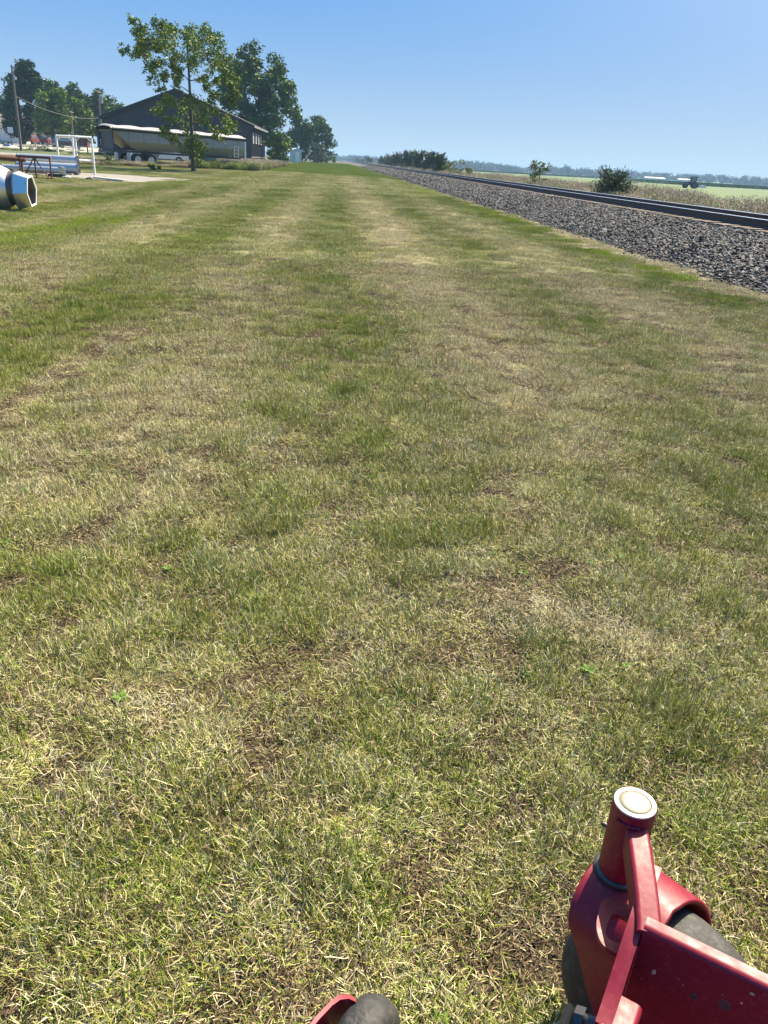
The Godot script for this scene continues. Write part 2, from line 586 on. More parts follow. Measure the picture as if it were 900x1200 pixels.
func build_railway() -> void:
	# bed under the stones
	var g := Geo.new()
	var prof := [0.0, 0.12, 0.3, 0.55, 0.8, 1.0]
	var z := 8.0
	var rings := []
	while z > -3200.0:
		var ring := PackedVector3Array()
		var toe := ballast_toe(z) if z > -260.0 else 6.25
		for q: float in prof:
			var x := lerpf(toe, 8.75, q)
			ring.push_back(Vector3(x, ballast_height(x, z) - 0.02 if z > -260.0 else -0.05 + 0.565 * pow(q, 0.85), z))
		for x: float in [TRACK_X, 11.5, 12.7, 13.9]: ring.push_back(Vector3(x, ballast_height(x, z) - 0.02, z))
		rings.append(ring)
		z -= 0.5 if z > -60.0 else maxf(0.5, -z * 0.05)
	g.loft(rings, false, false)
	var bed := structure("ballast_bed", g, M.ballast)
	tag(bed, "", "", "", "structure")

	# stones
	var meshes := []
	for i in 7: meshes.append(rock_mesh(900 + i))
	var places := [[], [], [], [], [], [], []]
	var tints := [[], [], [], [], [], [], []]
	var zz := -7.0
	while zz > -230.0:
		var d := -zz
		var step := 0.066 if d < 32.0 else (0.085 if d < 65.0 else 0.16)
		var toe := ballast_toe(zz)
		var x := toe - 0.3
		while x < 11.7:
			x += step * rnd(0.7, 1.3)
			if x > 8.95 and x < 9.2 and d > 40.0: continue
			if x > 9.3 and rng.randf() < 0.45: continue
			var edge := ss(0.75, -0.2, x - toe)
			if rng.randf() < edge * 0.75 * ss(0.0, 0.4, toe + 0.25 - x): continue
			var size := step * 0.68 * rnd(0.55, 1.25) * (1.0 - 0.45 * edge)
			var px := x + rnd(-0.4, 0.4) * step
			var pz := zz + rnd(-0.5, 0.5) * step
			var y := ballast_height(px, pz) if px > toe else ground_height(px, pz)
			var b := Basis.from_euler(Vector3(rnd(-0.7, 0.7), rnd(0, TAU), rnd(-0.7, 0.7))).scaled(Vector3.ONE * size)
			var k := rng.randi() % 7
			places[k].append(Transform3D(b, Vector3(px, y + size * rnd(-0.1, 0.4), pz)))
			var v := (0.02 + 0.15 * pow(rng.randf(), 2.2)) * (1.0 + 0.35 * edge)
			if rng.randf() < 0.08: v *= 1.7
			var c := Color(v * 1.06, v, v * 0.94)
			if rng.randf() < 0.18: c = Color(v * 1.15, v * 0.95, v * 0.88)
			tints[k].append(c)
		zz -= step
	var stones := thing("ballast_stones", "grey crushed stone ballast sloping up to the railway track", "gravel")
	stones.set_meta("kind", "stuff")
	for k in 7: scatter(stones, "broken_stones", meshes[k], M.stone, places[k], tints[k])

	# track
	var track := thing("railway_track", "straight railway track with bright worn rails on a stone bank", "railway track", Vector3(TRACK_X, 0, 0))
	for s: int in [-1, 1]:
		var rail := Geo.new()
		var head := Geo.new()
		var half := [Vector2(0.070, 0.0), Vector2(0.070, 0.012), Vector2(0.012, 0.032), Vector2(0.0085, 0.06), Vector2(0.0085, 0.125), Vector2(0.034, 0.138), Vector2(0.036, 0.166)]
		var ring2 := []
		for q in half: ring2.append(q)
		for i in range(half.size() - 1, -1, -1): ring2.append(Vector2(-half[i].x, half[i].y))
		var rr := []
		var hr := []
		for zc: float in [8.0, -40.0, -150.0, -500.0, -3000.0]:
			var a := PackedVector3Array()
			for q: Vector2 in ring2: a.push_back(Vector3(s * 0.754 + q.x, TIE_TOP + 0.008 + q.y, zc))
			rr.append(a)
			var b := PackedVector3Array()
			for q: Vector2 in [Vector2(0.0345, 0.1665), Vector2(0.030, 0.175), Vector2(0.015, 0.178), Vector2(-0.015, 0.178), Vector2(-0.030, 0.175), Vector2(-0.0345, 0.1665)]:
				b.push_back(Vector3(s * 0.754 + q.x, TIE_TOP + 0.008 + q.y, zc))
			hr.append(b)
		rail.loft(rr)
		head.loft(hr)
		var ro := part(track, "rail", rail, M.rail_steel, 30.0)
		part(ro, "running_surface", head, M.rail_head, 50.0)
	var tie := Geo.new()
	tie.box(Vector3(-1.3, -0.17, -0.115), Vector3(1.3, 0.0, 0.115))
	var tie_mesh := tie.mesh(0.0)
	var rest := Geo.new()
	for i in 1000:
		var zt := -7.0 - i * 0.51 + rnd(-0.02, 0.02)
		if i < 300:
			var o := put(track, "tie", tie_mesh, M.tie_wood)
			o.position = Vector3(rnd(-0.03, 0.03), TIE_TOP + rnd(-0.006, 0.006), zt)
			o.rotation.y = rnd(-0.012, 0.012)
		else:
			rest.box(Vector3(-1.3, TIE_TOP - 0.17, zt - 0.115), Vector3(1.3, TIE_TOP, zt + 0.115))
	var ro2 := part(track, "distant_ties", rest, M.tie_wood, 0.0)
	ro2.set_meta("kind", "stuff")

# ---------------------------------------------------------------- lawn
func blade(v: PackedVector3Array, c: PackedColorArray, p: Vector3, yaw: float, length: float, width: float, lean: float, bend: float, col: Color) -> void:
	var out := Vector3(cos(yaw), 0, sin(yaw))
	var tw := rng.randf_range(-0.7, 0.7)
	var side := Vector3(-sin(yaw + tw), 0, cos(yaw + tw)) * width * 0.5
	var a1 := lean + bend * 0.4
	var a2 := lean + bend
	var m := p + (out * sin(a1) + Vector3.UP * cos(a1)) * length * 0.5
	var t := m + (out * sin(a2) + Vector3.UP * cos(a2)) * length * 0.5
	if m.y < 0.004: m.y = 0.004
	if t.y < 0.003: t.y = 0.003
	var tip := side * 0.25
	for q: Vector3 in [p - side, p + side, m + side, p - side, m + side, m - side, m - side, m + side, t + tip]:
		v.push_back(q); c.push_back(col)

func clipping(v: PackedVector3Array, c: PackedColorArray, p: Vector3, yaw: float, length: float, width: float, col: Color) -> void:
	var q := p
	var y := yaw
	var curl := rng.randf_range(-0.7, 0.7)
	var rise := rng.randf_range(-0.25, 0.3)
	var roll := rng.randf_range(-0.9, 0.9)
	for i in 3:
		var d := Vector3(cos(y), rise, sin(y)) * length / 3.0
		var s := Vector3(-sin(y) * cos(roll), sin(roll), cos(y) * cos(roll)) * width * 0.5
		var e := q + d
		for u: Vector3 in [q - s, q + s, e + s, q - s, e + s, e - s]:
			v.push_back(u); c.push_back(col)
		q = e
		y += curl * 0.45
		rise -= 0.18

func grass_color(dry: float) -> Color:
	if dry < 0.0:   # young growth
		return Color(0.22, 0.275, 0.036).lerp(Color(0.34, 0.385, 0.068), rng.randf()) * rnd(0.8, 1.2)
	var k := rng.randf()
	var v := rnd(0.75, 1.25)
	if k < dry * 0.75:
		var straw_c := Color(0.43, 0.375, 0.195).lerp(Color(0.64, 0.59, 0.40), rng.randf())
		return straw_c * v
	if k < dry * 0.75 + 0.14:
		return Color(0.19, 0.135, 0.08) * v
	if k < dry * 0.75 + 0.14 + 0.2:
		return Color(0.27, 0.265, 0.07) * v
	var g := Color(0.145, 0.205, 0.03).lerp(Color(0.27, 0.335, 0.058), rng.randf())
	return g * v

func grass_patch(seed_: int, radius: float, count: int, dry: float, wide: float, tall: float) -> ArrayMesh:
	rng.seed = seed_
	var v := PackedVector3Array()
	var c := PackedColorArray()
	var tufts: Array[Vector3] = []
	for i in maxi(7, int(radius * 170.0)):
		var t := rng.randf() * TAU
		var r := sqrt(rng.randf()) * radius
		tufts.append(Vector3(cos(t) * r, 0, sin(t) * r))
	for i in count:
		var p := Vector3.ZERO
		if rng.randf() < 0.55:
			var q := tufts[rng.randi() % tufts.size()]
			var s := 0.02 if radius < 0.5 else radius * 0.10
			p = q + Vector3(rng.randfn(0, s), 0, rng.randfn(0, s))
		else:
			var t := rng.randf() * TAU
			var r := pow(rng.randf(), 0.6) * radius * 1.15
			p = Vector3(cos(t) * r, 0, sin(t) * r)
		p.y = -0.006
		var dead := rng.randf() < dry * 0.6
		var length := rnd(0.022, 0.06) * tall
		var col := grass_color(dry)
		if dead:
			blade(v, c, p, rng.randf() * TAU, length * 1.0, rnd(0.0010, 0.0021) * wide, rnd(0.7, 1.5), rnd(0.0, 0.8), col)
		else:
			blade(v, c, p, rng.randf() * TAU, length, rnd(0.0012, 0.0027) * wide, absf(rng.randfn(0.0, 0.68)), rnd(0.1, 1.2), col)
	var clips := int(count * (0.003 + 0.035 * dry))
	for i in clips:
		var t := rng.randf() * TAU
		var r := pow(rng.randf(), 0.6) * radius * 1.1
		var p := Vector3(cos(t) * r, rnd(0.008, 0.034) * tall, sin(t) * r)
		var k := rng.randf()
		var col := (Color(0.42, 0.36, 0.19).lerp(Color(0.56, 0.50, 0.32), rng.randf()) if k < 0.82 else Color(0.28, 0.21, 0.11)) * rnd(0.8, 1.15)
		clipping(v, c, p, rng.randf() * TAU, rnd(0.012, 0.04) * (0.6 + 0.4 * wide), rnd(0.0009, 0.0017) * wide, col)
	var arr := []
	arr.resize(Mesh.ARRAY_MAX)
	arr[Mesh.ARRAY_VERTEX] = v; arr[Mesh.ARRAY_COLOR] = c
	var am := ArrayMesh.new()
	am.add_surface_from_arrays(Mesh.PRIMITIVE_TRIANGLES, arr)
	return am

func build_lawn() -> void:
	var levels := 6   # level 0 is young uncut growth, 1..5 run from lush to dry
	var variants := 3
	var dryness := [-1.0, 0.08, 0.28, 0.5, 0.72, 0.95]
	var tufts := []
	var fine := []
	var coarse := []
	for l in levels:
		for k in variants:
			var dry: float = dryness[l]
			tufts.append(grass_patch(4500 + l * 10 + k, 0.085, 760, dry, 1.0, 1.0))
			fine.append(grass_patch(4000 + l * 10 + k, 0.20, 2600, dry, 1.3, 0.85))
			coarse.append(grass_patch(5000 + l * 10 + k, 0.85, 4400, dry, 3.4, 0.55))
	rng.seed = 777
	var sets := [[], [], []]
	var tint := [[], [], []]
	for q in 3:
		for i in levels * variants:
			sets[q].append([]); tint[q].append([])
	var z := -0.45
	while z > -42.0:
		var d := -z
		var tuft := d < 11.0
		var step := 0.074 if d < 6.0 else (0.092 if tuft else 0.19)
		var left := -1.7 - d * 0.54
		var right := minf(1.8 + d * 0.68, ballast_toe(z) + 0.25)
		var x := left
		while x < right:
			x += step
			var px := x + rnd(-0.5, 0.5) * step
			var pz := z + rnd(-0.5, 0.5) * step
			var toe := ballast_toe(pz)
			if px > toe - 0.1 and rng.randf() < 0.75: continue
			if px < -9.5 - 0.01 * d and d > 36.0: continue
			var s := straw(px, pz)
			# clumps stand up, hollows between them show thatch
			var lump := n_fine.get_noise_2d(px * 4.2 + 90.0, pz * 4.2) * 1.3 + n_fine.get_noise_2d(px * 1.4 + 20.0, pz * 1.4) * 0.45
			if tuft:
				if lump < -0.2 and rng.randf() < 0.9: continue
				if lump < 0.04 and rng.randf() < 0.5: continue
			elif n_fine.get_noise_2d(px * 1.7 + 300.0, pz * 1.7) > 0.36 and rng.randf() < 0.7: continue
			var lush := 1.0 - s
			var fringe := ss(1.5, 0.9, toe - px) * ss(0.2, 0.5, toe - px) * ss(0.0, 0.22, n_straw.get_noise_2d(70.0, pz * 2.2) + 0.35 * n_fine.get_noise_2d(px, pz))
			fringe = maxf(fringe * 0.8, 1.2 * verge_tuft(px, pz))
			var l := clampi(int(floor(s * 5.0 + rnd(-0.45, 0.45))), 0, 4) + 1
			if rng.randf() < 0.6 * green_bank(px, pz): l = 0
			if rng.randf() < fringe * clampf(0.45 + 1.2 * n_fine.get_noise_2d(px * 1.5 + 7.0, pz * 1.5), 0.05, 0.9): l = 0
			var k := l * variants + rng.randi() % variants
			var tall := rnd(0.65, 1.2) * (0.85 + 0.25 * lush) * clampf(1.0 + 1.3 * lump, 0.35, 2.1)
			if l == 0: tall = rnd(0.7, 1.9)
			tall *= 1.0 - 0.65 * rut(px, pz)
			var b := Basis(Vector3.UP, rnd(0, TAU)).scaled(Vector3(1, tall, 1))
			var q := 0 if tuft else 1
			sets[q][k].append(Transform3D(b, Vector3(px, ground_height(px, pz), pz)))
			var w := rnd(0.86, 1.1)
			tint[q][k].append(Color(w * rnd(0.95, 1.05), w, w * rnd(0.9, 1.1)))
		z -= step
	# coarse tiles farther off
	z = -38.0
	while z > -230.0:
		var d := -z
		var step := 0.55 if d < 80.0 else 0.9
		var x := maxf(-1.0 - d * 0.50, -34.0)
		var right := minf(6.3, 0.9 + d * 0.66)
		while x < right:
			x += step
			var px := x + rnd(-0.5, 0.5) * step
			var pz := z + rnd(-0.5, 0.5) * step
			if in_bare(px, pz): continue
			var s := straw(px, pz)
			var uncut := uncut_at(px, pz)
			var l := clampi(int(floor(s * 5.0 + rnd(-0.45, 0.45))), 0, 4) + 1
			if rng.randf() < uncut:
				var dead := 0.5 * ss(2.0, 5.0, px) + 0.45 * n_straw.get_noise_2d(px, pz * 0.3)
				l = 0 if rng.randf() > dead else 3 + rng.randi() % 3
			if px > 4.6 and rng.randf() < 0.35 + n_straw.get_noise_2d(70.0, pz * 2.2): l = 0
			var k := l * variants + rng.randi() % variants
			var tall := rnd(0.8, 1.2) * (1.0 + 1.4 * uncut)
			var b := Basis(Vector3.UP, rnd(0, TAU)).scaled(Vector3(1, tall, 1))
			sets[2][k].append(Transform3D(b, Vector3(px, ground_height(px, pz), pz)))
			var w := rnd(0.9, 1.1)
			tint[2][k].append(Color(w, w, w))
		z -= step
	var lawn := thing("mown_grass", "short mown lawn grass, green mixed with dry straw clippings", "grass")
	lawn.set_meta("kind", "stuff")
	var total := 0
	var kinds := [tufts, fine, coarse]
	for q in 3:
		for i in levels * variants:
			if sets[q][i].size(): scatter(lawn, "grass_blades", kinds[q][i], M.grass, sets[q][i], tint[q][i])
			total += sets[q][i].size()
	print("grass tiles ", total)
	# flat broad-leaved weeds here and there in the turf
	var v := PackedVector3Array()
	var c := PackedColorArray()
	for i in 7:
		var a := TAU * i / 7 + rnd(-0.2, 0.2)
		var out := Vector3(cos(a), rnd(0.25, 0.6), sin(a)) * rnd(0.03, 0.05)
		var sd := Vector3(-sin(a), 0, cos(a)) * rnd(0.008, 0.013)
		var p0 := Vector3(0, 0.012, 0)
		var col := Color(0.06, 0.125, 0.022).lerp(Color(0.11, 0.19, 0.035), rng.randf())
		for u: Vector3 in [p0, p0 + out * 0.5 + sd, p0 + out * 0.5 - sd, p0 + out * 0.5 - sd, p0 + out * 0.5 + sd, p0 + out * Vector3(1, 0.7, 1)]:
			v.push_back(u); c.push_back(col)
	var arr := []
	arr.resize(Mesh.ARRAY_MAX)
	arr[Mesh.ARRAY_VERTEX] = v; arr[Mesh.ARRAY_COLOR] = c
	var am := ArrayMesh.new()
	am.add_surface_from_arrays(Mesh.PRIMITIVE_TRIANGLES, arr)
	var pl := []
	var pc := []
	for i in 170:
		var d := 0.9 + 11.0 * pow(rng.randf(), 1.3)
		var px := rnd(-0.6 - d * 0.48, 0.7 + d * 0.6)
		if n_straw.get_noise_2d(px * 2.0 + 15.0, d * 2.0) < 0.0: continue
		pl.append(Transform3D(Basis(Vector3.UP, rnd(0, TAU)).scaled(Vector3.ONE * rnd(0.35, 0.75)), Vector3(px, ground_height(px, -d) + 0.006, -d)))
		pc.append(Color(1, 1, 1))
	scatter(lawn, "broad_leaves", am, M.grass, pl, pc)
	# thatch: short dead bits lying flat on the soil under the blades
	var litter := []
	for n in 3:
		rng.seed = 8800 + n
		var lv := PackedVector3Array()
		var lc := PackedColorArray()
		for i in 900:
			var t := rng.randf() * TAU
			var r := sqrt(rng.randf()) * 0.17
			var k := rng.randf()
			var col := (Color(0.065, 0.047, 0.03) if k < 0.5 else (Color(0.14, 0.10, 0.062) if k < 0.84 else Color(0.32, 0.265, 0.15))) * rnd(0.7, 1.3)
			clipping(lv, lc, Vector3(cos(t) * r, rnd(0.001, 0.012), sin(t) * r), rng.randf() * TAU, rnd(0.010, 0.035), rnd(0.0012, 0.003), col)
		var la := []
		la.resize(Mesh.ARRAY_MAX)
		la[Mesh.ARRAY_VERTEX] = lv; la[Mesh.ARRAY_COLOR] = lc
		var lm := ArrayMesh.new()
		lm.add_surface_from_arrays(Mesh.PRIMITIVE_TRIANGLES, la)
		litter.append([lm, [], []])
	rng.seed = 8899
	z = -0.6
	while z > -13.0:
		var x := -1.6 + z * 0.54
		while x < minf(1.7 - z * 0.68, ballast_toe(z) + 0.2):
			x += 0.17
			var px := x + rnd(-0.08, 0.08)
			var pz := z + rnd(-0.08, 0.08)
			var q: Array = litter[rng.randi() % 3]
			q[1].append(Transform3D(Basis(Vector3.UP, rnd(0, TAU)), Vector3(px, ground_height(px, pz) + 0.001, pz)))
			q[2].append(Color(1, 1, 1))
		z -= 0.17
	for q in litter: scatter(lawn, "thatch", q[0], M.grass, q[1], q[2])

func uncut_at(x: float, z: float) -> float:
	var d := -z
	return ss(80.0, 82.0, d + 0.6 * n_straw.get_noise_2d(x, 5.0)) * ss(-8.5, -7.5, x)

func in_bare(x: float, z: float) -> bool:
	var d := -z
	if x > -16.5 and x < -9.3 and d > 43.5 and d < 53.0: return true
	if d > 119.0 and d < 146.0 and x < -12.0 and x > -34.0: return true
	if d > 140.0 and x < -14.0: return true
	return false

# ---------------------------------------------------------------- plants
func weed_clump(seed_: int, height: float, greenness: float) -> ArrayMesh:
	rng.seed = seed_
	var v := PackedVector3Array()
	var c := PackedColorArray()
	for i in 190:
		var t := rng.randf() * TAU
		var r := sqrt(rng.randf()) * 0.45
		var p := Vector3(cos(t) * r, -0.03, sin(t) * r)
		var green := rng.randf() < greenness
		var col := (Color(0.17, 0.20, 0.05) if green else Color(0.36, 0.295, 0.185).lerp(Color(0.45, 0.38, 0.27), rng.randf())) * rnd(0.7, 1.2)
		var l := height * rnd(0.5, 1.1)
		blade(v, c, p, rng.randf() * TAU, l, rnd(0.006, 0.014), absf(rng.randfn(0, 0.2)), rnd(0, 0.6), col)
		# seed heads
		if not green and rng.randf() < 0.7:
			for k in 3:
				var q := p + Vector3(rnd(-0.1, 0.1), l * rnd(0.75, 1.0), rnd(-0.1, 0.1))
				blade(v, c, q, rng.randf() * TAU, rnd(0.05, 0.11), rnd(0.010, 0.02), rnd(0.1, 0.8), 0.3, Color(0.43, 0.35, 0.27) * rnd(0.8, 1.2))
		elif green:
			for k in 4:
				var q := p + Vector3(rnd(-0.12, 0.12), l * rnd(0.3, 0.95), rnd(-0.12, 0.12))
				blade(v, c, q, rng.randf() * TAU, rnd(0.06, 0.14), rnd(0.015, 0.03), rnd(0.5, 1.4), 0.3, Color(0.15, 0.21, 0.045) * rnd(0.8, 1.3))
	var arr := []
	arr.resize(Mesh.ARRAY_MAX)
	arr[Mesh.ARRAY_VERTEX] = v; arr[Mesh.ARRAY_COLOR] = c
	var am := ArrayMesh.new()
	am.add_surface_from_arrays(Mesh.PRIMITIVE_TRIANGLES, arr)
	return am

# leaves round a list of clumps [centre, radius]; returns a crown mesh
func crown(clumps: Array, leaf: float, per_clump: int, cols: Array, droop := 0.2, twig := 0.35) -> ArrayMesh:
	var v := PackedVector3Array()
	var c := PackedColorArray()
	for cl in clumps:
		var mid: Vector3 = cl[0]
		var rad: float = cl[1]
		var tint: Color = (cols[0] as Color).lerp(cols[1], rng.randf())
		var twigs := maxi(6, int(per_clump / 16.0))
		for t in twigs:
			var dir := Vector3(rng.randfn(), rng.randfn() * 0.85, rng.randfn()).normalized()
			var tp := mid + dir * rad * pow(rng.randf(), 0.45)
			for k in int(per_clump / float(twigs)):
				var p := tp + Vector3(rng.randfn(), rng.randfn() * 0.8, rng.randfn()) * rad * twig * 0.55
				var s := leaf * rnd(0.6, 1.25)
				var a := Vector3(rng.randfn(), rng.randfn() * 0.5 - droop, rng.randfn()).normalized()
				var b := a.cross(Vector3(rng.randfn(), rng.randfn() + 0.8, rng.randfn())).normalized() * s * 0.36
				a *= s
				var col := tint * rnd(0.7, 1.35)
				for q: Vector3 in [p, p + a * 0.45 + b, p + a, p, p + a, p + a * 0.45 - b]:
					v.push_back(q); c.push_back(col)
	var arr := []
	arr.resize(Mesh.ARRAY_MAX)
	arr[Mesh.ARRAY_VERTEX] = v; arr[Mesh.ARRAY_COLOR] = c
	var am := ArrayMesh.new()
	am.add_surface_from_arrays(Mesh.PRIMITIVE_TRIANGLES, arr)
	return am

func limb(g: Geo, a: Vector3, b: Vector3, r0: float, r1: float, sides := 6) -> void:
	var mid := a.lerp(b, 0.5) + Vector3(rnd(-1, 1), rnd(-0.3, 0.6), rnd(-1, 1)) * a.distance_to(b) * 0.08
	g.tube([a, mid, b], [r0, (r0 + r1) * 0.5, r1], sides)

# a tree whose crown is made of clumps given as photo points at one distance: [px, py, radius px]
func tree(called: String, label: String, spots: Array, depth: float, base_px: float, trunk_top_py: float, trunk_r: float, leaf: float, per_clump: int, cols: Array, group := "") -> Node3D:
	var foot := at_depth(base_px, 190, depth)
	foot.y = ground_height(foot.x, foot.z)
	var t := thing(called, label, "tree", foot, 0.0, group)
	var top := at_depth(base_px, trunk_top_py, depth) - foot
	top.x = 0.0; top.z = 0.0
	var wood := Geo.new()
	wood.tube([Vector3(0, -0.2, 0), Vector3(0, 0.25, 0), top * 0.5 + Vector3(rnd(-0.1, 0.1), 0, 0), top], [trunk_r * 1.5, trunk_r, trunk_r * 0.75, trunk_r * 0.3], 8)
	var clumps := []
	var scale := depth * 0.00099
	for s in spots:
		var rad: float = s[2] * scale
		var p := at_depth(s[0], s[1], depth) - foot
		var spread := 0.0
		for q in spots: spread = maxf(spread, absf(q[0] - base_px) * scale)
		var room := sqrt(maxf(0.1, 1.0 - pow(p.x / (spread + 0.5), 2.0))) * spread * 0.75
		p.z += rnd(-room, room)
		clumps.append([p, rad])
	# boughs: each clump joins the nearest bough or trunk point that lies nearer to the foot
	var nodes := []
	for k in 9: nodes.append([top * (0.28 + 0.08 * k), trunk_r * (0.75 - 0.055 * k)])
	var order := clumps.duplicate()
	order.sort_custom(func(a, b): return Vector2(a[0].x, a[0].z).length() < Vector2(b[0].x, b[0].z).length())
	for q in order:
		var p: Vector3 = q[0]
		var best = nodes[0]
		var cost := 1e9
		for nd in nodes:
			var v: Vector3 = p - nd[0]
			var k := v.length() * (1.0 + 0.9 * clampf(-v.normalized().y + 0.25, 0.0, 1.0))
			if k < cost:
				cost = k; best = nd
		var r0 := minf(best[1] * 0.7, 0.02 + 0.022 * p.distance_to(best[0]))
		limb(wood, best[0], p, r0, r0 * 0.45)
		nodes.append([p, r0 * 0.7])
	part(t, "trunk", wood, M.bark, 60.0)
	put(t, "crown", crown(clumps, leaf, per_clump, cols), M.leaf)
	return t

# fills the outline of a crown with clumps: boxes [x0, y0, x1, y1] in photo points
func fill_spots(outline: Array, count: int, r0: float, r1: float) -> Array:
	var poly := PackedVector2Array(outline)
	var lo := poly[0]
	var hi := poly[0]
	for p in poly:
		lo = lo.min(p); hi = hi.max(p)
	var out := []
	var tries := 0
	while out.size() < count and tries < count * 60:
		tries += 1
		var p := Vector2(rnd(lo.x, hi.x), rnd(lo.y, hi.y))
		if Geometry2D.is_point_in_polygon(p, poly):
			out.append([p.x, p.y, rnd(r0, r1)])
	return out

func build_right_side() -> void:
	# tall dry weeds along the far side of the track
	var clumps := []
	for i in 5: clumps.append(weed_clump(6000 + i, 1.05, [0.05, 0.15, 0.3, 0.6, 0.1][i]))
	rng.seed = 31
	var pl := [[], [], [], [], []]
	var cl := [[], [], [], [], []]
	var z := -12.0
	while z > -420.0:
		var step := 0.36 if -z < 90.0 else 0.8
		var x := 13.3
		while x < 20.0:
			x += step
			var px := x + rnd(-0.5, 0.5) * step
			var pz := z + rnd(-0.5, 0.5) * step
			var k := rng.randi() % 5
			if n_straw.get_noise_2d(px * 0.8, pz * 0.35) > 0.25: k = 3
			var s := rnd(0.7, 1.2) * (0.75 + 0.25 * ss(13.3, 15.0, px)) * (1.0 + 0.3 * n_straw.get_noise_2d(px, pz * 0.5))
			if px > 18.0: s *= 0.7
			pl[k].append(Transform3D(Basis(Vector3.UP, rnd(0, TAU)).scaled(Vector3(1.1, s, 1.1)), Vector3(px, ground_height(px, pz), pz)))
			var w := rnd(0.85, 1.15)
			cl[k].append(Color(w, w, w))
		z -= step
	var weeds := thing("dry_weeds", "tall tan dry weeds growing behind the railway track", "weeds")
	weeds.set_meta("kind", "stuff")
	for k in 5: scatter(weeds, "weed_stems", clumps[k], M.grass, pl[k], cl[k])

	# cedar bush by itself, with pointed sprays
	cedar_bush("cedar_bush", "lone dark green cedar bush beside the track near the tractor", 14.4, 722, 42.7, 2.15, 1.45, 91)
	# row of cedars far along the track
	var row := [[452, 15.5, 285.0, 3.3, 2.6], [459, 15.5, 246.0, 3.7, 3.0], [468, 15.3, 210.0, 3.9, 2.6], [477, 15.3, 180.0, 4.1, 2.6], [487, 15.4, 158.0, 3.9, 2.0], [497, 15.3, 139.0, 3.5, 1.7], [507, 15.3, 125.0, 3.3, 1.5]]
	var i := 0
	for r in row:
		cedar_bush("cedar_tree", ["dark cedar at the far end of the cedar row along the track", "second cedar from the far end of the row along the track", "third cedar from the far end of the row along the track", "tallest middle cedar of the row along the track", "third cedar from the near end of the row along the track", "second cedar from the near end of the row along the track", "small cedar at the near end of the row along the track"][i], r[1], r[0], r[2], r[3] + 0.5, r[4], 200 + i, "row of cedars along the track")
		i += 1
	# yellow-green brush at the near end of the row
	for q in [[516, 112.0, 2.3, 1.7, "yellow green brush at the near end of the cedar row"], [527, 100.0, 1.5, 1.1, "low yellow green brush ending the cedar row"]]:
		var foot := at_depth(q[0], 200, q[1])
		foot.x = 15.2
		foot.y = ground_height(foot.x, foot.z)
		var b := thing("leafy_brush", q[4], "bush", foot)
		var cs := []
		for k in 14: cs.append([Vector3(rnd(-0.8, 0.8) * q[3], rnd(0.2, 0.85) * q[2] * 1.15, rnd(-1, 1) * q[3]), 0.5])
		var st := Geo.new()
		for k in cs: limb(st, Vector3(0, 0, 0), k[0], 0.03, 0.01, 5)
		part(b, "stems", st, M.bark, 60.0)
		put(b, "foliage", crown(cs, 0.16, 110, [Color(0.19, 0.21, 0.045), Color(0.13, 0.17, 0.04)]), M.leaf)
	# sapling
	var sf := at_depth(631, 217, 60.0)
	sf.x = 14.6
	sf.y = ground_height(sf.x, sf.z)
	var sap := thing("sapling", "slim leafy sapling standing alone behind the rails", "sapling", sf)
	var sg := Geo.new()
	sg.tube([Vector3.ZERO, Vector3(0.05, 1.2, 0), Vector3(-0.08, 2.3, 0)], [0.035, 0.025, 0.008], 6)
	var sc := []
	for k in 13:
		var y := rnd(0.9, 2.25)
		var p := Vector3(rnd(-0.5, 0.5), y, rnd(-0.4, 0.4)) * Vector3(1.1 - 0.25 * absf(y - 1.5), 1, 1)
		sc.append([p, 0.3])
		limb(sg, Vector3(0, y - 0.35, 0), p, 0.012, 0.005, 4)
	part(sap, "trunk", sg, M.bark, 60.0)
	put(sap, "crown", crown(sc, 0.13, 80, [Color(0.19, 0.24, 0.04), Color(0.13, 0.17, 0.03)]), M.leaf)
	# small bushes near the vanishing point of the track
	var j := 0
	for q in [[431, 400.0, 3.4, 2.6], [417, 560.0, 3.8, 6.0]]:
		var foot := Vector3(15.0, 0, -q[1])
		foot.y = ground_height(foot.x, foot.z)
		var b := thing("far_bush", ["small round bush where the track fades in the distance", "wide low bush beyond the small round one by the track"][j], "bush", foot)
		j += 1
		var cs := []
		for k in 16: cs.append([Vector3(rnd(-1, 1) * q[3] * 0.5, rnd(0.3, 0.9) * q[2], rnd(-1, 1) * q[3]), 0.8])
		var st := Geo.new()
		for k in 5: limb(st, Vector3.ZERO, cs[k][0], 0.08, 0.02, 5)
		part(b, "stems", st, M.bark, 60.0)
		put(b, "foliage", crown(cs, 0.4, 60, [Color(0.07, 0.10, 0.03), Color(0.05, 0.08, 0.025)]), M.leaf)

	# crops beyond the grass field
	var crop := Geo.new()
	rng.seed = 77
	var cv := PackedVector3Array()
	var ccol := PackedColorArray()
	for i2 in 150:
		var t := rng.randf() * TAU
		var r := sqrt(rng.randf()) * 2.2
		blade(cv, ccol, Vector3(cos(t) * r, 0, sin(t) * r), rng.randf() * TAU, rnd(0.9, 1.5), rnd(0.12, 0.3), rnd(0.1, 0.6), rnd(0.2, 1.0), Color(0.06, 0.125, 0.028) * rnd(0.7, 1.3))
	var arr := []
	arr.resize(Mesh.ARRAY_MAX)
	arr[Mesh.ARRAY_VERTEX] = cv; arr[Mesh.ARRAY_COLOR] = ccol
	var am := ArrayMesh.new()
	am.add_surface_from_arrays(Mesh.PRIMITIVE_TRIANGLES, arr)
	var places := []
	var cols := []
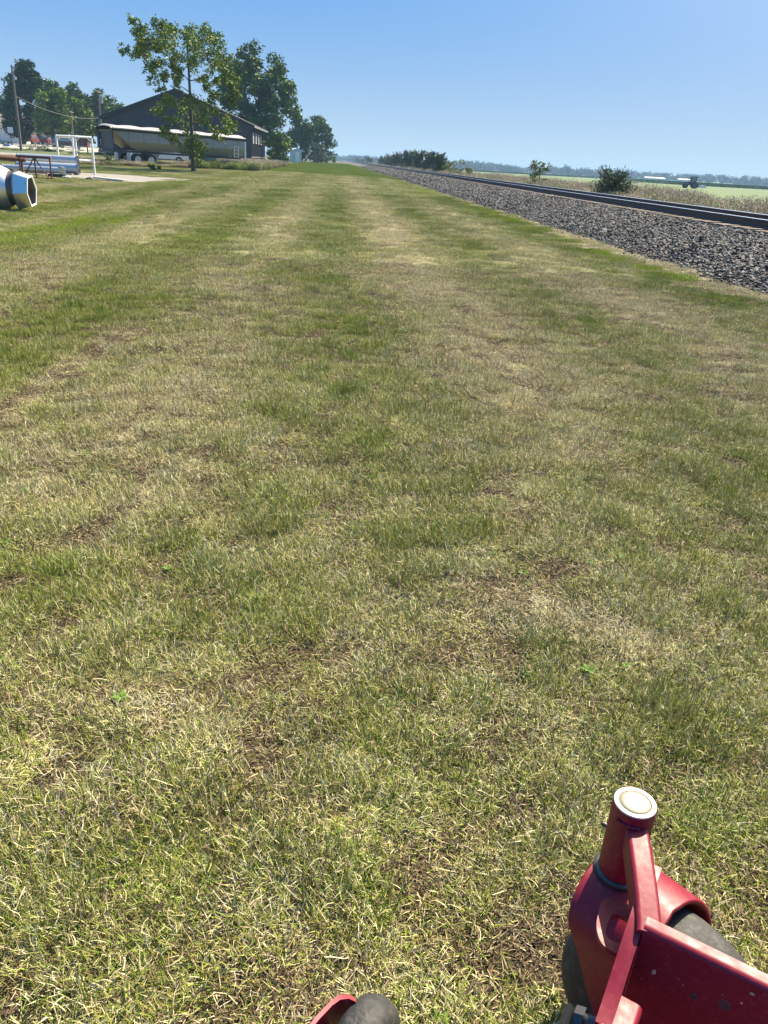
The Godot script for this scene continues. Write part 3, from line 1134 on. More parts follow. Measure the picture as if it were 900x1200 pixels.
	for band in [[150.0, 900.0, 372.0, 470.0], [60.0, 700.0, 640.0, 700.0]]:
		var cz: float = -band[2]
		while cz > -band[3]:
			var x: float = band[0]
			while x < band[1]:
				x += 3.0
				var px := x + rnd(-1, 1)
				var pz := cz + rnd(-1, 1)
				places.append(Transform3D(Basis(Vector3.UP, rnd(0, TAU)), Vector3(px, ground_height(px, pz), pz)))
				cols.append(Color(1, 1, 1))
			cz -= 3.0
	var co := scatter(self, "corn_crop", am, M.grass, places, cols)
	tag(co, "dark green band of crop across the far field", "crop")

	build_tractor()

func cedar_bush(called: String, label: String, x: float, px: float, depth: float, height: float, half: float, seed_: int, group := "") -> void:
	rng.seed = seed_
	var foot := Vector3(x, 0, -depth)
	foot.y = ground_height(foot.x, foot.z)
	var t := thing(called, label, "bush" if height < 2.5 else "tree", foot, 0.0, group)
	var wood := Geo.new()
	wood.tube([Vector3(0, -0.1, 0), Vector3(0, height * 0.8, 0)], [0.06 + height * 0.01, 0.01], 6)
	var v := PackedVector3Array()
	var c := PackedColorArray()
	var n := 90
	for i in n:
		var h := pow(rng.randf(), 0.75) * height * 0.85
		var az := rng.randf() * TAU
		var reach := half * (1.0 - 0.62 * h / height) * rnd(0.55, 1.1)
		var a := Vector3(0, h * 0.75, 0)
		var b := Vector3(cos(az) * reach, h + reach * rnd(0.15, 0.55), sin(az) * reach)
		wood.tube([a, b], [0.018, 0.005], 4, false)
		var tint := Color(0.04, 0.068, 0.02).lerp(Color(0.085, 0.11, 0.034), rng.randf())
		var spray := 46
		for k in spray:
			var f := pow(rng.randf(), 0.6)
			var p := a.lerp(b, f) + Vector3(rng.randfn(), rng.randfn(), rng.randfn()) * 0.09 * (0.6 + height * 0.2)
			var d := (b - a).normalized() + Vector3(rng.randfn(), rng.randfn() + 0.4, rng.randfn()) * 0.7
			d = d.normalized() * rnd(0.08, 0.2) * (0.6 + height * 0.22)
			var s := d.cross(Vector3(rng.randfn(), rng.randfn(), rng.randfn())).normalized() * d.length() * (0.16 if height < 2.5 else 0.34)
			var col := tint * rnd(0.7, 1.4)
			for q: Vector3 in [p - s, p + s, p + d]:
				v.push_back(q); c.push_back(col)
	part(t, "trunk", wood, M.bark, 0.0)
	var arr := []
	arr.resize(Mesh.ARRAY_MAX)
	arr[Mesh.ARRAY_VERTEX] = v; arr[Mesh.ARRAY_COLOR] = c
	var am := ArrayMesh.new()
	am.add_surface_from_arrays(Mesh.PRIMITIVE_TRIANGLES, arr)
	put(t, "crown", am, M.needle)

func wheel_parts(parent: Node3D, at: Vector3, axis: Vector3, radius: float, width: float, rim_mat: Material, lug := false) -> void:
	var w := Geo.new()
	var h := width / 2
	var prof := [Vector2(radius * 0.58, -h * 0.9), Vector2(radius * 0.8, -h), Vector2(radius * 0.95, -h * 0.85), Vector2(radius, -h * 0.55), Vector2(radius, h * 0.55), Vector2(radius * 0.95, h * 0.85), Vector2(radius * 0.8, h), Vector2(radius * 0.58, h * 0.9)]
	w.lathe(at, axis, prof, 24)
	if lug:
		for k in 18:
			var t := TAU * k / 18
			var xf := Transform3D(Basis(axis, t), at)
			var out := Vector3(0, 1, 0) if absf(axis.y) < 0.5 else Vector3(1, 0, 0)
			var side := axis.cross(out)
			w.tube([xf * (out * radius - axis * h * 0.9 + side * 0.06), xf * (out * radius * 1.02 + axis * h * 0.9 - side * 0.06)], [0.035, 0.035], 4)
	var o := part(parent, "wheel", w, M.black_rubber)
	var r := Geo.new()
	r.lathe(at, axis, [Vector2(0.01, -h * 0.5), Vector2(radius * 0.3, -h * 0.45), Vector2(radius * 0.5, -h * 0.8), Vector2(radius * 0.6, -h * 0.85), Vector2(radius * 0.6, h * 0.85), Vector2(radius * 0.5, h * 0.8), Vector2(radius * 0.3, h * 0.45), Vector2(0.01, h * 0.5)], 20)
	part(o, "rim", r, rim_mat)

func build_tractor() -> void:
	var p := at_depth(812, 214, 222.0)
	p.y = ground_height(p.x, p.z)
	var t := thing("farm_tractor", "dark farm tractor with a cab working in the far green field", "tractor", p, PI - 0.25)
	var body := Geo.new()
	body.prism([Vector2(-0.5, 0.75), Vector2(2.3, 0.8), Vector2(2.35, 1.5), Vector2(0.6, 1.7), Vector2(-0.5, 1.6)], -0.45, 0.45)
	part(t, "body", body, M.tractor_paint)
	var cab := Geo.new()
	for s in [[-0.75, -0.7], [-0.75, 0.7], [0.7, -0.7], [0.7, 0.7]]:
		cab.box(Vector3(s[0] - 0.05, 1.4, s[1] - 0.05), Vector3(s[0] + 0.05, 2.75, s[1] + 0.05))
	part(t, "cab_frame", cab, M.dark_trim)
	var gl := Geo.new()
	gl.box(Vector3(-0.7, 1.5, -0.66), Vector3(0.66, 2.7, 0.66))
	part(t, "cab_window", gl, M.glass)
	var roof := Geo.new()
	roof.box(Vector3(-0.95, 2.75, -0.85), Vector3(0.9, 2.98, 0.85))
	part(t, "roof", roof, M.tractor_paint)
	var ex := Geo.new()
	ex.tube([Vector3(1.1, 1.6, 0.3), Vector3(1.1, 2.7, 0.3)], [0.06, 0.06], 6)
	part(t, "exhaust", ex, M.steel_dark)
	for s: float in [-0.95, 0.95]:
		wheel_parts(t, Vector3(-0.5, 0.9, s), Vector3(0, 0, 1), 0.9, 0.55, M.red_paint, true)
		wheel_parts(t, Vector3(1.85, 0.62, s * 0.92), Vector3(0, 0, 1), 0.62, 0.4, M.red_paint, true)
	var imp := Geo.new()
	imp.box(Vector3(-3.4, 0.35, -1.6), Vector3(-1.6, 0.85, 1.6))
	imp.tube([Vector3(-1.6, 0.6, 0), Vector3(-0.6, 0.7, 0)], [0.09, 0.09], 6)
	part(t, "implement", imp, M.white_paint)

func build_far_woods() -> void:
	rng.seed = 404
	var meshes := []
	for i in 4:
		var cs := []
		for k in 16: cs.append([Vector3(rnd(-4.5, 4.5), rnd(2.0, 9.5), rnd(-3, 3)), rnd(1.4, 2.2)])
		meshes.append(crown(cs, 1.1, 44, [Color(0.06, 0.09, 0.03), Color(0.045, 0.07, 0.025)]))
	var pl := [[], [], [], []]
	var cl := [[], [], [], []]
	# a belt of trees on the far edge of the fields
	for i in 900:
		var t := rng.randf()
		var x := lerpf(20.0, 1500.0, t)
		var z := -1180.0 + 120.0 * n_clump.get_noise_2d(x * 0.08, 0) - rnd(0, 110)
		var k := rng.randi() % 4
		var s := rnd(0.65, 1.15) * (1.0 + 0.45 * n_clump.get_noise_2d(x * 0.35, 40.0))
		pl[k].append(Transform3D(Basis(Vector3.UP, rnd(0, TAU)).scaled(Vector3(s * 1.25, s, s * 1.25)), Vector3(x, ground_height(x, z) - 0.5, z)))
		cl[k].append(Color(1, 1, 1) * rnd(0.8, 1.2))
	for i in 130:
		var x := rnd(-60.0, 60.0)
		var z := -1500.0 - rnd(0, 150)
		var k := rng.randi() % 4
		var s := rnd(0.7, 1.1)
		pl[k].append(Transform3D(Basis(Vector3.UP, rnd(0, TAU)).scaled(Vector3(s * 1.25, s, s * 1.25)), Vector3(x, ground_height(x, z) - 0.5, z)))
		cl[k].append(Color(1, 1, 1))
	var woods := thing("distant_woods", "hazy blue belt of distant woods along the horizon", "woods")
	woods.set_meta("kind", "stuff")
	for k in 4: scatter(woods, "tree_crowns", meshes[k], M.leaf, pl[k], cl[k])
	# long white farm sheds in front of the woods
	var j := 0
	for q in [[766, 209, 900.0, 22.0], [803, 211, 900.0, 18.0]]:
		var p := at_depth(q[0], q[1], q[2])
		p.y = ground_height(p.x, p.z)
		var t := thing("farm_shed", ["long white farm shed before the far woods, farther from the tractor", "shorter white farm shed before the far woods, just behind the tractor"][j], "shed", p, 0.0, "far white farm sheds")
		j += 1
		var w := Geo.new()
		w.box(Vector3(-q[3] / 2, 0, -6), Vector3(q[3] / 2, 2.6, 6))
		part(t, "wall", w, M.white_siding)
		var r := Geo.new()
		r.prism([Vector2(-6.5, 2.5), Vector2(6.5, 2.5), Vector2(0, 3.7)], -q[3] / 2 - 0.4, q[3] / 2 + 0.4, Transform3D(Basis(Vector3.UP, PI / 2), Vector3.ZERO))
		part(t, "roof", r, M.tarp, 0.0)

func strip(called: String, pts: Array, width: float, lift: float, material: Material) -> void:
	var rings := []
	for i in pts.size() - 1:
		var a: Vector2 = pts[i]
		var b: Vector2 = pts[i + 1]
		var n := maxi(2, int(a.distance_to(b) / 2.5))
		for k in n + (1 if i == pts.size() - 2 else 0):
			var p := a.lerp(b, float(k) / n)
			var d := (b - a).normalized()
			var s := Vector2(-d.y, d.x) * width * 0.5
			var ring := PackedVector3Array()
			for m in 13:
				var q := p + s * (1.0 - m / 6.0)
				ring.push_back(Vector3(q.x, ground_height(q.x, q.y) + lift, q.y))
			rings.append(ring)
	var g := Geo.new()
	g.loft(rings, false, false)
	structure(called, g, material)

func pad(called: String, mid: Vector2, rx: float, rz: float, lift: float, material: Material) -> void:
	var g := Geo.new()
	var rings := []
	for j in 9:
		var ring := PackedVector3Array()
		for k in 40:
			var t := TAU * k / 40
			var e := 1.0 + 0.14 * n_ground.get_noise_2d(cos(t) * 6.0 + mid.x, sin(t) * 6.0)
			var q := mid + Vector2(cos(t) * rx, sin(t) * rz) * e * maxf(0.02, j / 8.0)
			ring.push_back(Vector3(q.x, ground_height(q.x, q.y) + lift, q.y))
		rings.append(ring)
	g.loft(rings, true, false)
	structure(called, g, material)

func build_left_setting() -> void:
	strip("road", [Vector2(-230, -150), Vector2(-60, -150), Vector2(-34.5, -149)], 40.0, 0.03, M.concrete)
	strip("driveway", [Vector2(-120, -178), Vector2(-40, -176)], 6.0, 0.03, M.concrete)
	strip("gravel_lane", [Vector2(-120, -94), Vector2(-60, -92), Vector2(-30, -90)], 13.0, 0.025, M.gravel)
	pad("gravel_pad", Vector2(-13.0, -48.0), 4.4, 4.3, 0.02, M.gravel)
	# rough weeds round the trailer and in front of the building
	var clumps := []
	for i in 4: clumps.append(weed_clump(6100 + i, 0.62, [0.1, 0.3, 0.75, 0.95][i]))
	rng.seed = 99
	var pl := [[], [], [], []]
	var cl := [[], [], [], []]
	for i in 5200:
		var x := rnd(-27.0, -5.0)
		var d := rnd(63.0, 122.0)
		# band that follows the trailer, then runs along the building to the lawn edge
		var front := 68.5 + 0.75 * (x + 20.0) if x < -6.0 else 90.0
		if d < front + 0.8 * n_straw.get_noise_2d(x, 0.0): continue
		if x < -13.0 and d > front + 16.0: continue
		if x >= -13.0 and d > 118.0: continue
		if x > -7.4 - 0.6 * n_straw.get_noise_2d(d * 0.3, 9.0): continue
		var k := 0 if rng.randf() < 0.45 else rng.randi() % 4
		if d < front + 2.5 and x > -12.5: k = 2 + rng.randi() % 2
		var s := rnd(0.6, 1.35) * (0.55 if x < -13.0 else 1.0)
		pl[k].append(Transform3D(Basis(Vector3.UP, rnd(0, TAU)).scaled(Vector3(1.1, s, 1.1)), Vector3(x, ground_height(x, -d), -d)))
		var w := rnd(0.85, 1.15)
		cl[k].append(Color(w, w, w))
	for i in 90:  # scruff along the road verge
		var x := rnd(-60.0, -30.0)
		var d := rnd(112.0, 143.0)
		pl[2].append(Transform3D(Basis(Vector3.UP, rnd(0, TAU)).scaled(Vector3(1.2, rnd(0.2, 0.5), 1.2)), Vector3(x, ground_height(x, -d), -d)))
		cl[2].append(Color(0.9, 0.9, 0.9))
	var weeds := thing("rough_weeds", "rough tan and green weeds round the grain trailer and dark building", "weeds")
	weeds.set_meta("kind", "stuff")
	for k in 4: scatter(weeds, "weed_stems", clumps[k], M.grass, pl[k], cl[k])

# ---------------------------------------------------------------- trees
func build_trees() -> void:
	rng.seed = 1234
	# open-crowned tree in front of the trailer, clump by clump
	var zs := [[300, 95, 7], [335, 130, 7], [330, 165, 6], [395, 95, 8], [440, 110, 8], [425, 85, 6], [235, 228, 7], [275, 222, 8], [310, 205, 7], [330, 190, 7], [375, 165, 8], [350, 265, 7], [340, 320, 7], [345, 375, 7], [375, 350, 5], [390, 200, 8], [470, 150, 10], [515, 115, 9], [560, 130, 10], [605, 140, 10], [655, 160, 10], [700, 165, 8], [560, 200, 11], [620, 215, 11], [680, 235, 10], [730, 225, 9], [750, 255, 7], [500, 240, 9], [450, 205, 9], [440, 250, 7], [560, 285, 8], [640, 290, 8], [715, 310, 7], [770, 375, 7], [740, 370, 6], [700, 400, 6], [610, 360, 6], [500, 330, 6], [430, 300, 5], [640, 430, 6], [740, 450, 6], [485, 400, 6], [780, 430, 5], [430, 480, 7], [470, 520, 8], [415, 555, 7], [520, 490, 7], [600, 500, 8], [680, 540, 8], [735, 585, 7], [780, 615, 6], [560, 560, 9], [620, 590, 9], [660, 640, 8], [480, 600, 9], [440, 655, 7], [520, 670, 9], [590, 690, 9], [620, 735, 7], [530, 735, 8], [475, 690, 7], [590, 770, 5]]
	var spots := []
	for s in zs:
		spots.append([100.0 + s[0] / 4.5, 10.0 + s[1] / 4.5, s[2] * 1.05])
		spots.append([100.0 + s[0] / 4.5 + rnd(-9.0, 9.0), 10.0 + s[1] / 4.5 + rnd(-7.0, 8.0), s[2] * 0.95])
	tree("shade_tree", "open crowned leafy tree standing in front of the grain trailer", spots, 66.0, 226.0, 42.0, 0.15, 0.16, 250, [Color(0.19, 0.24, 0.038), Color(0.125, 0.18, 0.03)])
	var dark := [Color(0.055, 0.105, 0.015), Color(0.095, 0.155, 0.024)]
	var mid := [Color(0.11, 0.17, 0.024), Color(0.155, 0.22, 0.034)]
	tree("broadleaf_tree", "tall dense tree rising behind the dark building", fill_spots([Vector2(262, 75), Vector2(282, 60), Vector2(300, 57), Vector2(325, 68), Vector2(338, 95), Vector2(348, 118), Vector2(345, 140), Vector2(330, 150), Vector2(335, 180), Vector2(318, 186), Vector2(300, 150), Vector2(270, 140), Vector2(262, 110)], 95, 6.5, 10.0), 150.0, 305.0, 90.0, 0.5, 0.42, 380, [Color(0.07, 0.125, 0.016), Color(0.125, 0.19, 0.027)])
	tree("broadleaf_tree", "dark round tree between the tall dense tree and the grey shed", fill_spots([Vector2(336, 150), Vector2(345, 137), Vector2(358, 138), Vector2(366, 150), Vector2(368, 185), Vector2(352, 186), Vector2(350, 168), Vector2(338, 178)], 34, 5.0, 7.5), 215.0, 352.0, 160.0, 0.4, 0.5, 300, dark)
	tree("broadleaf_tree", "farthest tall tree beyond the grey shed at the lawn's end", fill_spots([Vector2(362, 150), Vector2(366, 135), Vector2(377, 134), Vector2(384, 146), Vector2(391, 168), Vector2(389, 186), Vector2(366, 187), Vector2(364, 165)], 40, 4.5, 6.5), 225.0, 377.0, 150.0, 0.4, 0.5, 280, dark)
	tree("grey_shrub", "grey green rounded shrub in front of the farthest tall tree", fill_spots([Vector2(361, 178), Vector2(366, 168), Vector2(376, 165), Vector2(384, 172), Vector2(384, 188), Vector2(362, 189)], 20, 3.0, 4.5), 205.0, 373.0, 178.0, 0.12, 0.3, 120, [Color(0.12, 0.15, 0.09), Color(0.10, 0.13, 0.075)])
	tree("tall_shrub", "bushy green growth beside the dark building's end wall", fill_spots([Vector2(313, 172), Vector2(320, 158), Vector2(332, 156), Vector2(337, 176), Vector2(335, 190), Vector2(314, 190)], 24, 3.5, 5.5), 138.0, 325.0, 172.0, 0.15, 0.32, 300, mid)
	tree("low_shrub", "small shrub between the lawn's end and the rails", fill_spots([Vector2(388, 186), Vector2(391, 183), Vector2(394, 186), Vector2(392, 189)], 5, 1.5, 2.2), 230.0, 391.0, 186.0, 0.06, 0.25, 70, dark)
	# trees along the road
	tree("maple_tree", "tall dark tree standing behind the leaning utility pole", fill_spots([Vector2(13, 92), Vector2(22, 76), Vector2(34, 74), Vector2(40, 88), Vector2(52, 92), Vector2(50, 110), Vector2(46, 130), Vector2(44, 152), Vector2(28, 158), Vector2(12, 152), Vector2(6, 135), Vector2(12, 118), Vector2(9, 106)], 62, 5.0, 7.5), 172.0, 30.0, 100.0, 0.45, 0.45, 330, [Color(0.04, 0.07, 0.022), Color(0.06, 0.09, 0.028)])
	tree("maple_tree", "lighter green tree over the road between pole and white rack", fill_spots([Vector2(47, 112), Vector2(58, 106), Vector2(74, 110), Vector2(82, 122), Vector2(84, 145), Vector2(78, 156), Vector2(56, 156), Vector2(46, 150), Vector2(48, 130)], 46, 4.5, 7.0), 165.0, 66.0, 130.0, 0.35, 0.42, 320, mid)
	tree("maple_tree", "green tree beside the lighter one, rising over the dark car", fill_spots([Vector2(82, 122), Vector2(92, 118), Vector2(103, 126), Vector2(106, 142), Vector2(103, 156), Vector2(84, 158), Vector2(80, 140)], 36, 4.0, 6.0), 168.0, 93.0, 135.0, 0.3, 0.42, 300, mid)
	tree("backdrop_tree", "dark tall tree behind the lighter green roadside trees", fill_spots([Vector2(52, 108), Vector2(60, 98), Vector2(76, 97), Vector2(88, 103), Vector2(98, 112), Vector2(102, 130), Vector2(92, 150), Vector2(60, 150)], 46, 5.0, 7.5), 200.0, 74.0, 120.0, 0.4, 0.5, 300, dark, "dark trees behind the roadside")
	tree("backdrop_tree", "dark tree next to the dark building's low eave", fill_spots([Vector2(98, 122), Vector2(108, 111), Vector2(120, 110), Vector2(132, 118), Vector2(140, 126), Vector2(138, 150), Vector2(104, 158), Vector2(100, 140)], 44, 5.0, 7.0), 205.0, 118.0, 130.0, 0.4, 0.5, 300, dark, "dark trees behind the roadside")
	tree("backdrop_tree", "dark tree above the grey roofed white house", fill_spots([Vector2(-18, 120), Vector2(-4, 112), Vector2(4, 118), Vector2(8, 135), Vector2(2, 146), Vector2(-18, 150)], 24, 4.5, 6.5), 195.0, -6.0, 130.0, 0.4, 0.5, 280, dark, "dark trees behind the roadside")
	tree("young_tree", "small light green tree before the road beside the white rack", fill_spots([Vector2(98, 160), Vector2(104, 150), Vector2(114, 148), Vector2(122, 155), Vector2(122, 163), Vector2(106, 166)], 17, 2.6, 4.0), 122.0, 104.0, 152.0, 0.09, 0.24, 110, [Color(0.15, 0.19, 0.04), Color(0.11, 0.15, 0.035)])

# ---------------------------------------------------------------- dark metal building
func build_barn() -> void:
	var z0 := -120.0
	var left := -31.9
	var right := -12.05
	var depth := 23.0
	var y0 := 0.12
	var eave := 5.2
	var mid := (left + right) / 2
	var ridge := 8.9
	var t := thing("metal_building", "large dark metal sided building with a low gable roof", "building", Vector3(mid, y0, z0))
	var hw := (right - left) / 2
	# gable wall with two openings: strips between
	var g := Geo.new()
	var e := eave - y0
	var r := ridge - y0
	g.prism([Vector2(-hw, 0), Vector2(hw, 0), Vector2(hw, e), Vector2(0, r), Vector2(-hw, e)], -0.2, 0.0)
	g.box(Vector3(-hw, 0, -depth), Vector3(-hw + 0.2, e, -0.2))
	g.box(Vector3(hw - 0.2, 0, -depth), Vector3(hw, e, -0.2))
	g.prism([Vector2(-hw, 0), Vector2(hw, 0), Vector2(hw, e), Vector2(0, r), Vector2(-hw, e)], -depth - 0.2, -depth)
	var wall := part(t, "wall", g, M.dark_siding, 0.0)
	# standing ribs of the siding
	var ribs := Geo.new()
	var n := int(hw * 2 / 0.3)
	for i in n:
		var x := -hw + 0.15 + i * 0.3
		var top := e + (r - e) * (1.0 - absf(x) / hw) - 0.15
		ribs.box(Vector3(x - 0.025, 1.15, 0.0), Vector3(x + 0.025, top, 0.03))
	for i in int(depth / 0.3):
		var z := -depth + 0.15 + i * 0.3
		ribs.box(Vector3(hw, 1.15, z - 0.025), Vector3(hw + 0.03, e - 0.1, z + 0.025))
	var ro := part(wall, "siding_ribs", ribs, M.dark_siding, 0.0)
	ro.set_meta("kind", "stuff")
	var base := Geo.new()
	base.box(Vector3(-hw, 0, 0.0), Vector3(hw + 0.05, 1.05, 0.05))
	base.box(Vector3(hw, 0, -depth), Vector3(hw + 0.05, 1.05, 0.0))
	part(t, "wainscot", base, M.dark_trim, 0.0)
	var ledge := Geo.new()
	ledge.box(Vector3(hw + 0.02, 1.06, -depth), Vector3(hw + 0.09, 1.13, 0.06))
	part(t, "wainscot_ledge", ledge, M.tarp, 0.0)
	var cor := Geo.new()
	cor.box(Vector3(hw - 0.12, 1.06, 0.002), Vector3(hw + 0.045, e, 0.045))
	part(t, "corner_trim", cor, M.dark_trim, 0.0)
	# roof with overhang
	for s: int in [-1, 1]:
		var rf := Geo.new()
		var over := 0.55
		var slope := (r - e) / hw
		rf.prism([Vector2(0, r + 0.05), Vector2(s * (hw + over), e - slope * over + 0.05), Vector2(s * (hw + over), e - slope * over + 0.24), Vector2(0, r + 0.24)], -depth - 0.5, 0.55)
		var roof := part(t, "roof", rf, M.roof_metal, 0.0)
		var fa := Geo.new()
		fa.prism([Vector2(0, r - 0.14), Vector2(s * (hw + over), e - slope * over - 0.14), Vector2(s * (hw + over), e - slope * over + 0.26), Vector2(0, r + 0.26)], 0.555, 0.6)
		part(roof, "rake_trim", fa, M.dark_trim, 0.0)
		var gut := Geo.new()
		gut.box(Vector3(s * (hw + over) - 0.06, e - slope * over - 0.05, -depth - 0.5), Vector3(s * (hw + over) + 0.08, e - slope * over + 0.1, 0.55))
		part(roof, "gutter", gut, M.tarp if s > 0 else M.dark_trim, 0.0)
	# big doors on the gable
	for q in [[136.0, 168.0], [182.0, 206.0]]:
		var a := at_depth(q[0], 150, 120).x - mid
		var b := at_depth(q[1], 150, 120).x - mid
		var d := Geo.new()
		d.box(Vector3(a, 0.02, 0.052), Vector3(b, 3.55, 0.09))
		var door := part(t, "door", d, M.dark_trim, 0.0)
		for k in 4:
			var pn := Geo.new()
			pn.box(Vector3(a + 0.08, 0.1 + k * 0.86, 0.09), Vector3(b - 0.08, 0.1 + k * 0.86 + 0.8, 0.115))
			part(door, "panel", pn, M.dark_trim, 0.0)
	# four windows on the end wall
	for k in 4:
		var z := -3.2 - k * 4.1
		var f := Geo.new()
		f.box(Vector3(hw + 0.032, 2.9, z - 0.75), Vector3(hw + 0.075, 4.2, z + 0.75))
		var w := part(t, "window", f, M.white_paint, 0.0)
		var p := Geo.new()
		p.box(Vector3(hw + 0.076, 2.98, z - 0.67), Vector3(hw + 0.085, 4.12, z + 0.67))
		part(w, "pane", p, M.glass if k == 3 else M.pane_sky, 0.0)
	var slab := Geo.new()
	slab.box(Vector3(hw + 0.06, -0.05, -20), Vector3(hw + 1.6, 0.14, 0.8))
	part(t, "concrete_apron", slab, M.concrete, 0.0)
	# grey metal shed beyond
	var sp := at_depth(346.5, 189, 195.0)
	sp.y = ground_height(sp.x, sp.z)
	var sh := thing("metal_shed", "small upright grey metal shed among the trees at the lawn's end", "shed", sp, 0.35)
	var w1 := Geo.new()
	w1.box(Vector3(-1.0, 0, -1.2), Vector3(1.0, 2.5, 1.2))
	part(sh, "wall", w1, M.shed_metal, 0.0)
	var r1 := Geo.new()
	r1.prism([Vector2(-1.15, 2.5), Vector2(1.15, 2.5), Vector2(0, 2.95)], -1.3, 1.3)
	part(sh, "roof", r1, M.shed_metal, 0.0)
	var d1 := Geo.new()
	d1.box(Vector3(-0.45, 0.05, 1.2), Vector3(0.45, 2.1, 1.24))
	part(sh, "door", d1, M.white_paint, 0.0)

# ---------------------------------------------------------------- grain trailer
func build_trailer() -> void:
	var a := at_depth(124, 192, 72.0)
	var b := at_depth(279, 201, 81.0)
	a.y = 0.16; b.y = 0.02
	var len_ := a.distance_to(b)
	var t := thing("grain_trailer", "long silver hopper grain trailer with a pale rolled tarp", "trailer", a)
	var x_ := (b - a).normalized()
	var z_ := x_.cross(Vector3.UP).normalized()
	t.basis = Basis(x_, z_.cross(x_), z_)
	var L := len_
	var W := 1.28
	var top := 2.66
	# hopper body: side profile with sloped ends and two hoppers; sides lean in below the beltline
	var side := [Vector2(0.15, top), Vector2(L - 0.1, top - 0.02), Vector2(L - 0.15, 1.05), Vector2(L * 0.86, 0.85), Vector2(L * 0.60, 0.95), Vector2(L * 0.52, 1.15), Vector2(L * 0.42, 0.92), Vector2(L * 0.2, 0.92), Vector2(2.0, 1.15)]
	var g := Geo.new()
	for s: int in [-1, 1]:
		var pts := PackedVector2Array(side)
		var tris := Geometry2D.triangulate_polygon(pts)
		var bow := func(p: Vector2) -> Vector3:
			return Vector3(p.x, p.y, s * (W if p.y > 1.84 else lerpf(0.75, W, (p.y - 1.05) / 0.8)))
		# belt line splits the side into an upright upper and a leaning lower sheet
		g.quad(Vector3(0.15, top, s * W), Vector3(L - 0.1, top - 0.02, s * W), Vector3(L - 0.12, 1.85, s * W), Vector3(1.25, 1.85, s * W))
		var low := [Vector2(1.25, 1.85), Vector2(2.0, 1.35), Vector2(L * 0.2, 1.2), Vector2(L * 0.42, 1.2), Vector2(L * 0.52, 1.35), Vector2(L * 0.62, 1.2), Vector2(L * 0.88, 1.2), Vector2(L - 0.15, 1.3), Vector2(L - 0.12, 1.85)]
		var lp := PackedVector2Array(low)
		var lt := Geometry2D.triangulate_polygon(lp)
		for i in range(0, lt.size(), 3):
			g.tri(bow.call(lp[lt[i]]), bow.call(lp[lt[i + 1]]), bow.call(lp[lt[i + 2]]))
	# end sheets
	g.quad(Vector3(0.15, top, -W), Vector3(0.15, top, W), Vector3(1.25, 1.85, W), Vector3(1.25, 1.85, -W))
	g.quad(Vector3(1.25, 1.85, -W), Vector3(1.25, 1.85, W), Vector3(2.0, 1.35, 0.93), Vector3(2.0, 1.35, -0.93))
	g.quad(Vector3(L - 0.1, top, -W), Vector3(L - 0.1, top, W), Vector3(L - 0.15, 1.3, 0.92), Vector3(L - 0.15, 1.3, -0.92))
	part(t, "body", g, M.galvanised_dull, 0.0)
	# ribs on the side and the dark top rail
	var rail := Geo.new()
	for s: int in [-1, 1]:
		rail.box(Vector3(0.05, top - 0.08, s * W - 0.06), Vector3(L, top + 0.1, s * W + 0.06))
	part(t, "top_rail", rail, M.dark_trim, 0.0)
	for i in 9:
		var rb := Geo.new()
		var x := 1.6 + i * (L - 2.4) / 8.0
		rb.box(Vector3(x - 0.03, 1.85, W), Vector3(x + 0.03, top - 0.1, W + 0.035))
		part(t, "side_rib", rb, M.galvanised_dull, 0.0)
	# arched tarp with bows
	var rings := []
	var steps := 60
	for i in steps + 1:
		var x := 0.02 + (L - 0.05) * i / steps
		var bowk := pow(absf(cos(PI * 6.0 * i / steps)), 1.5)
		var ring := PackedVector3Array()
		for k in 11:
			var q := -1.0 + k * 0.2
			var h := sqrt(maxf(0.0, 1.0 - q * q))
			ring.push_back(Vector3(x, top + 0.1 + (0.26 + 0.08 * bowk) * h * (0.55 if i == 0 or i == steps else 1.0), q * (W + 0.07)))
		rings.append(ring)
	var tp := Geo.new()
	tp.loft(rings, false, false)
	part(t, "tarp", tp, M.tarp, 60.0)
	var roll := Geo.new()
	roll.tube([Vector3(0.1, top + 0.13, W + 0.1), Vector3(L - 0.1, top + 0.13, W + 0.1)], [0.07, 0.07], 8)
	part(t, "tarp_roll", roll, M.tarp)
	# frame, end posts, ladder, landing legs, axles
	var fr := Geo.new()
	for s: int in [-1, 1]:
		fr.box(Vector3(0.1, 1.02, s * 0.5 - 0.06), Vector3(L - 0.1, 1.18, s * 0.5 + 0.06))
		fr.box(Vector3(0.12, 0.95, s * 1.15 - 0.05), Vector3(0.24, top - 0.1, s * 1.15 + 0.05))
	fr.box(Vector3(0.05, 0.9, -1.2), Vector3(0.2, 1.12, 1.2))
	part(t, "frame", fr, M.steel_dark, 0.0)
	var bh := Geo.new()
	bh.box(Vector3(0.26, 1.15, -1.1), Vector3(0.30, top - 0.12, 1.1))
	part(t, "end_bulkhead", bh, M.steel_dark, 0.0)
	for s: int in [-1, 1]:
		var pg := Geo.new()
		pg.box(Vector3(L - 0.1, 0.35, s * 1.2 - 0.06), Vector3(L + 0.05, top - 0.1, s * 1.2 + 0.06))
		part(t, "end_post", pg, M.white_paint, 0.0)
		var leg := Geo.new()
		leg.box(Vector3(L - 0.12, 0.0, s * 1.0 - 0.08), Vector3(L + 0.04, 0.36, s * 1.0 + 0.08))
		leg.box(Vector3(L - 0.25, -0.02, s * 1.0 - 0.16), Vector3(L + 0.15, 0.03, s * 1.0 + 0.16))
		part(t, "landing_leg", leg, M.white_paint, 0.0)
	var lad := Geo.new()
	for dx: float in [0.0, 0.45]:
		lad.box(Vector3(L - 1.35 + dx, 1.15, W + 0.02), Vector3(L - 1.3 + dx, 2.15, W + 0.07))
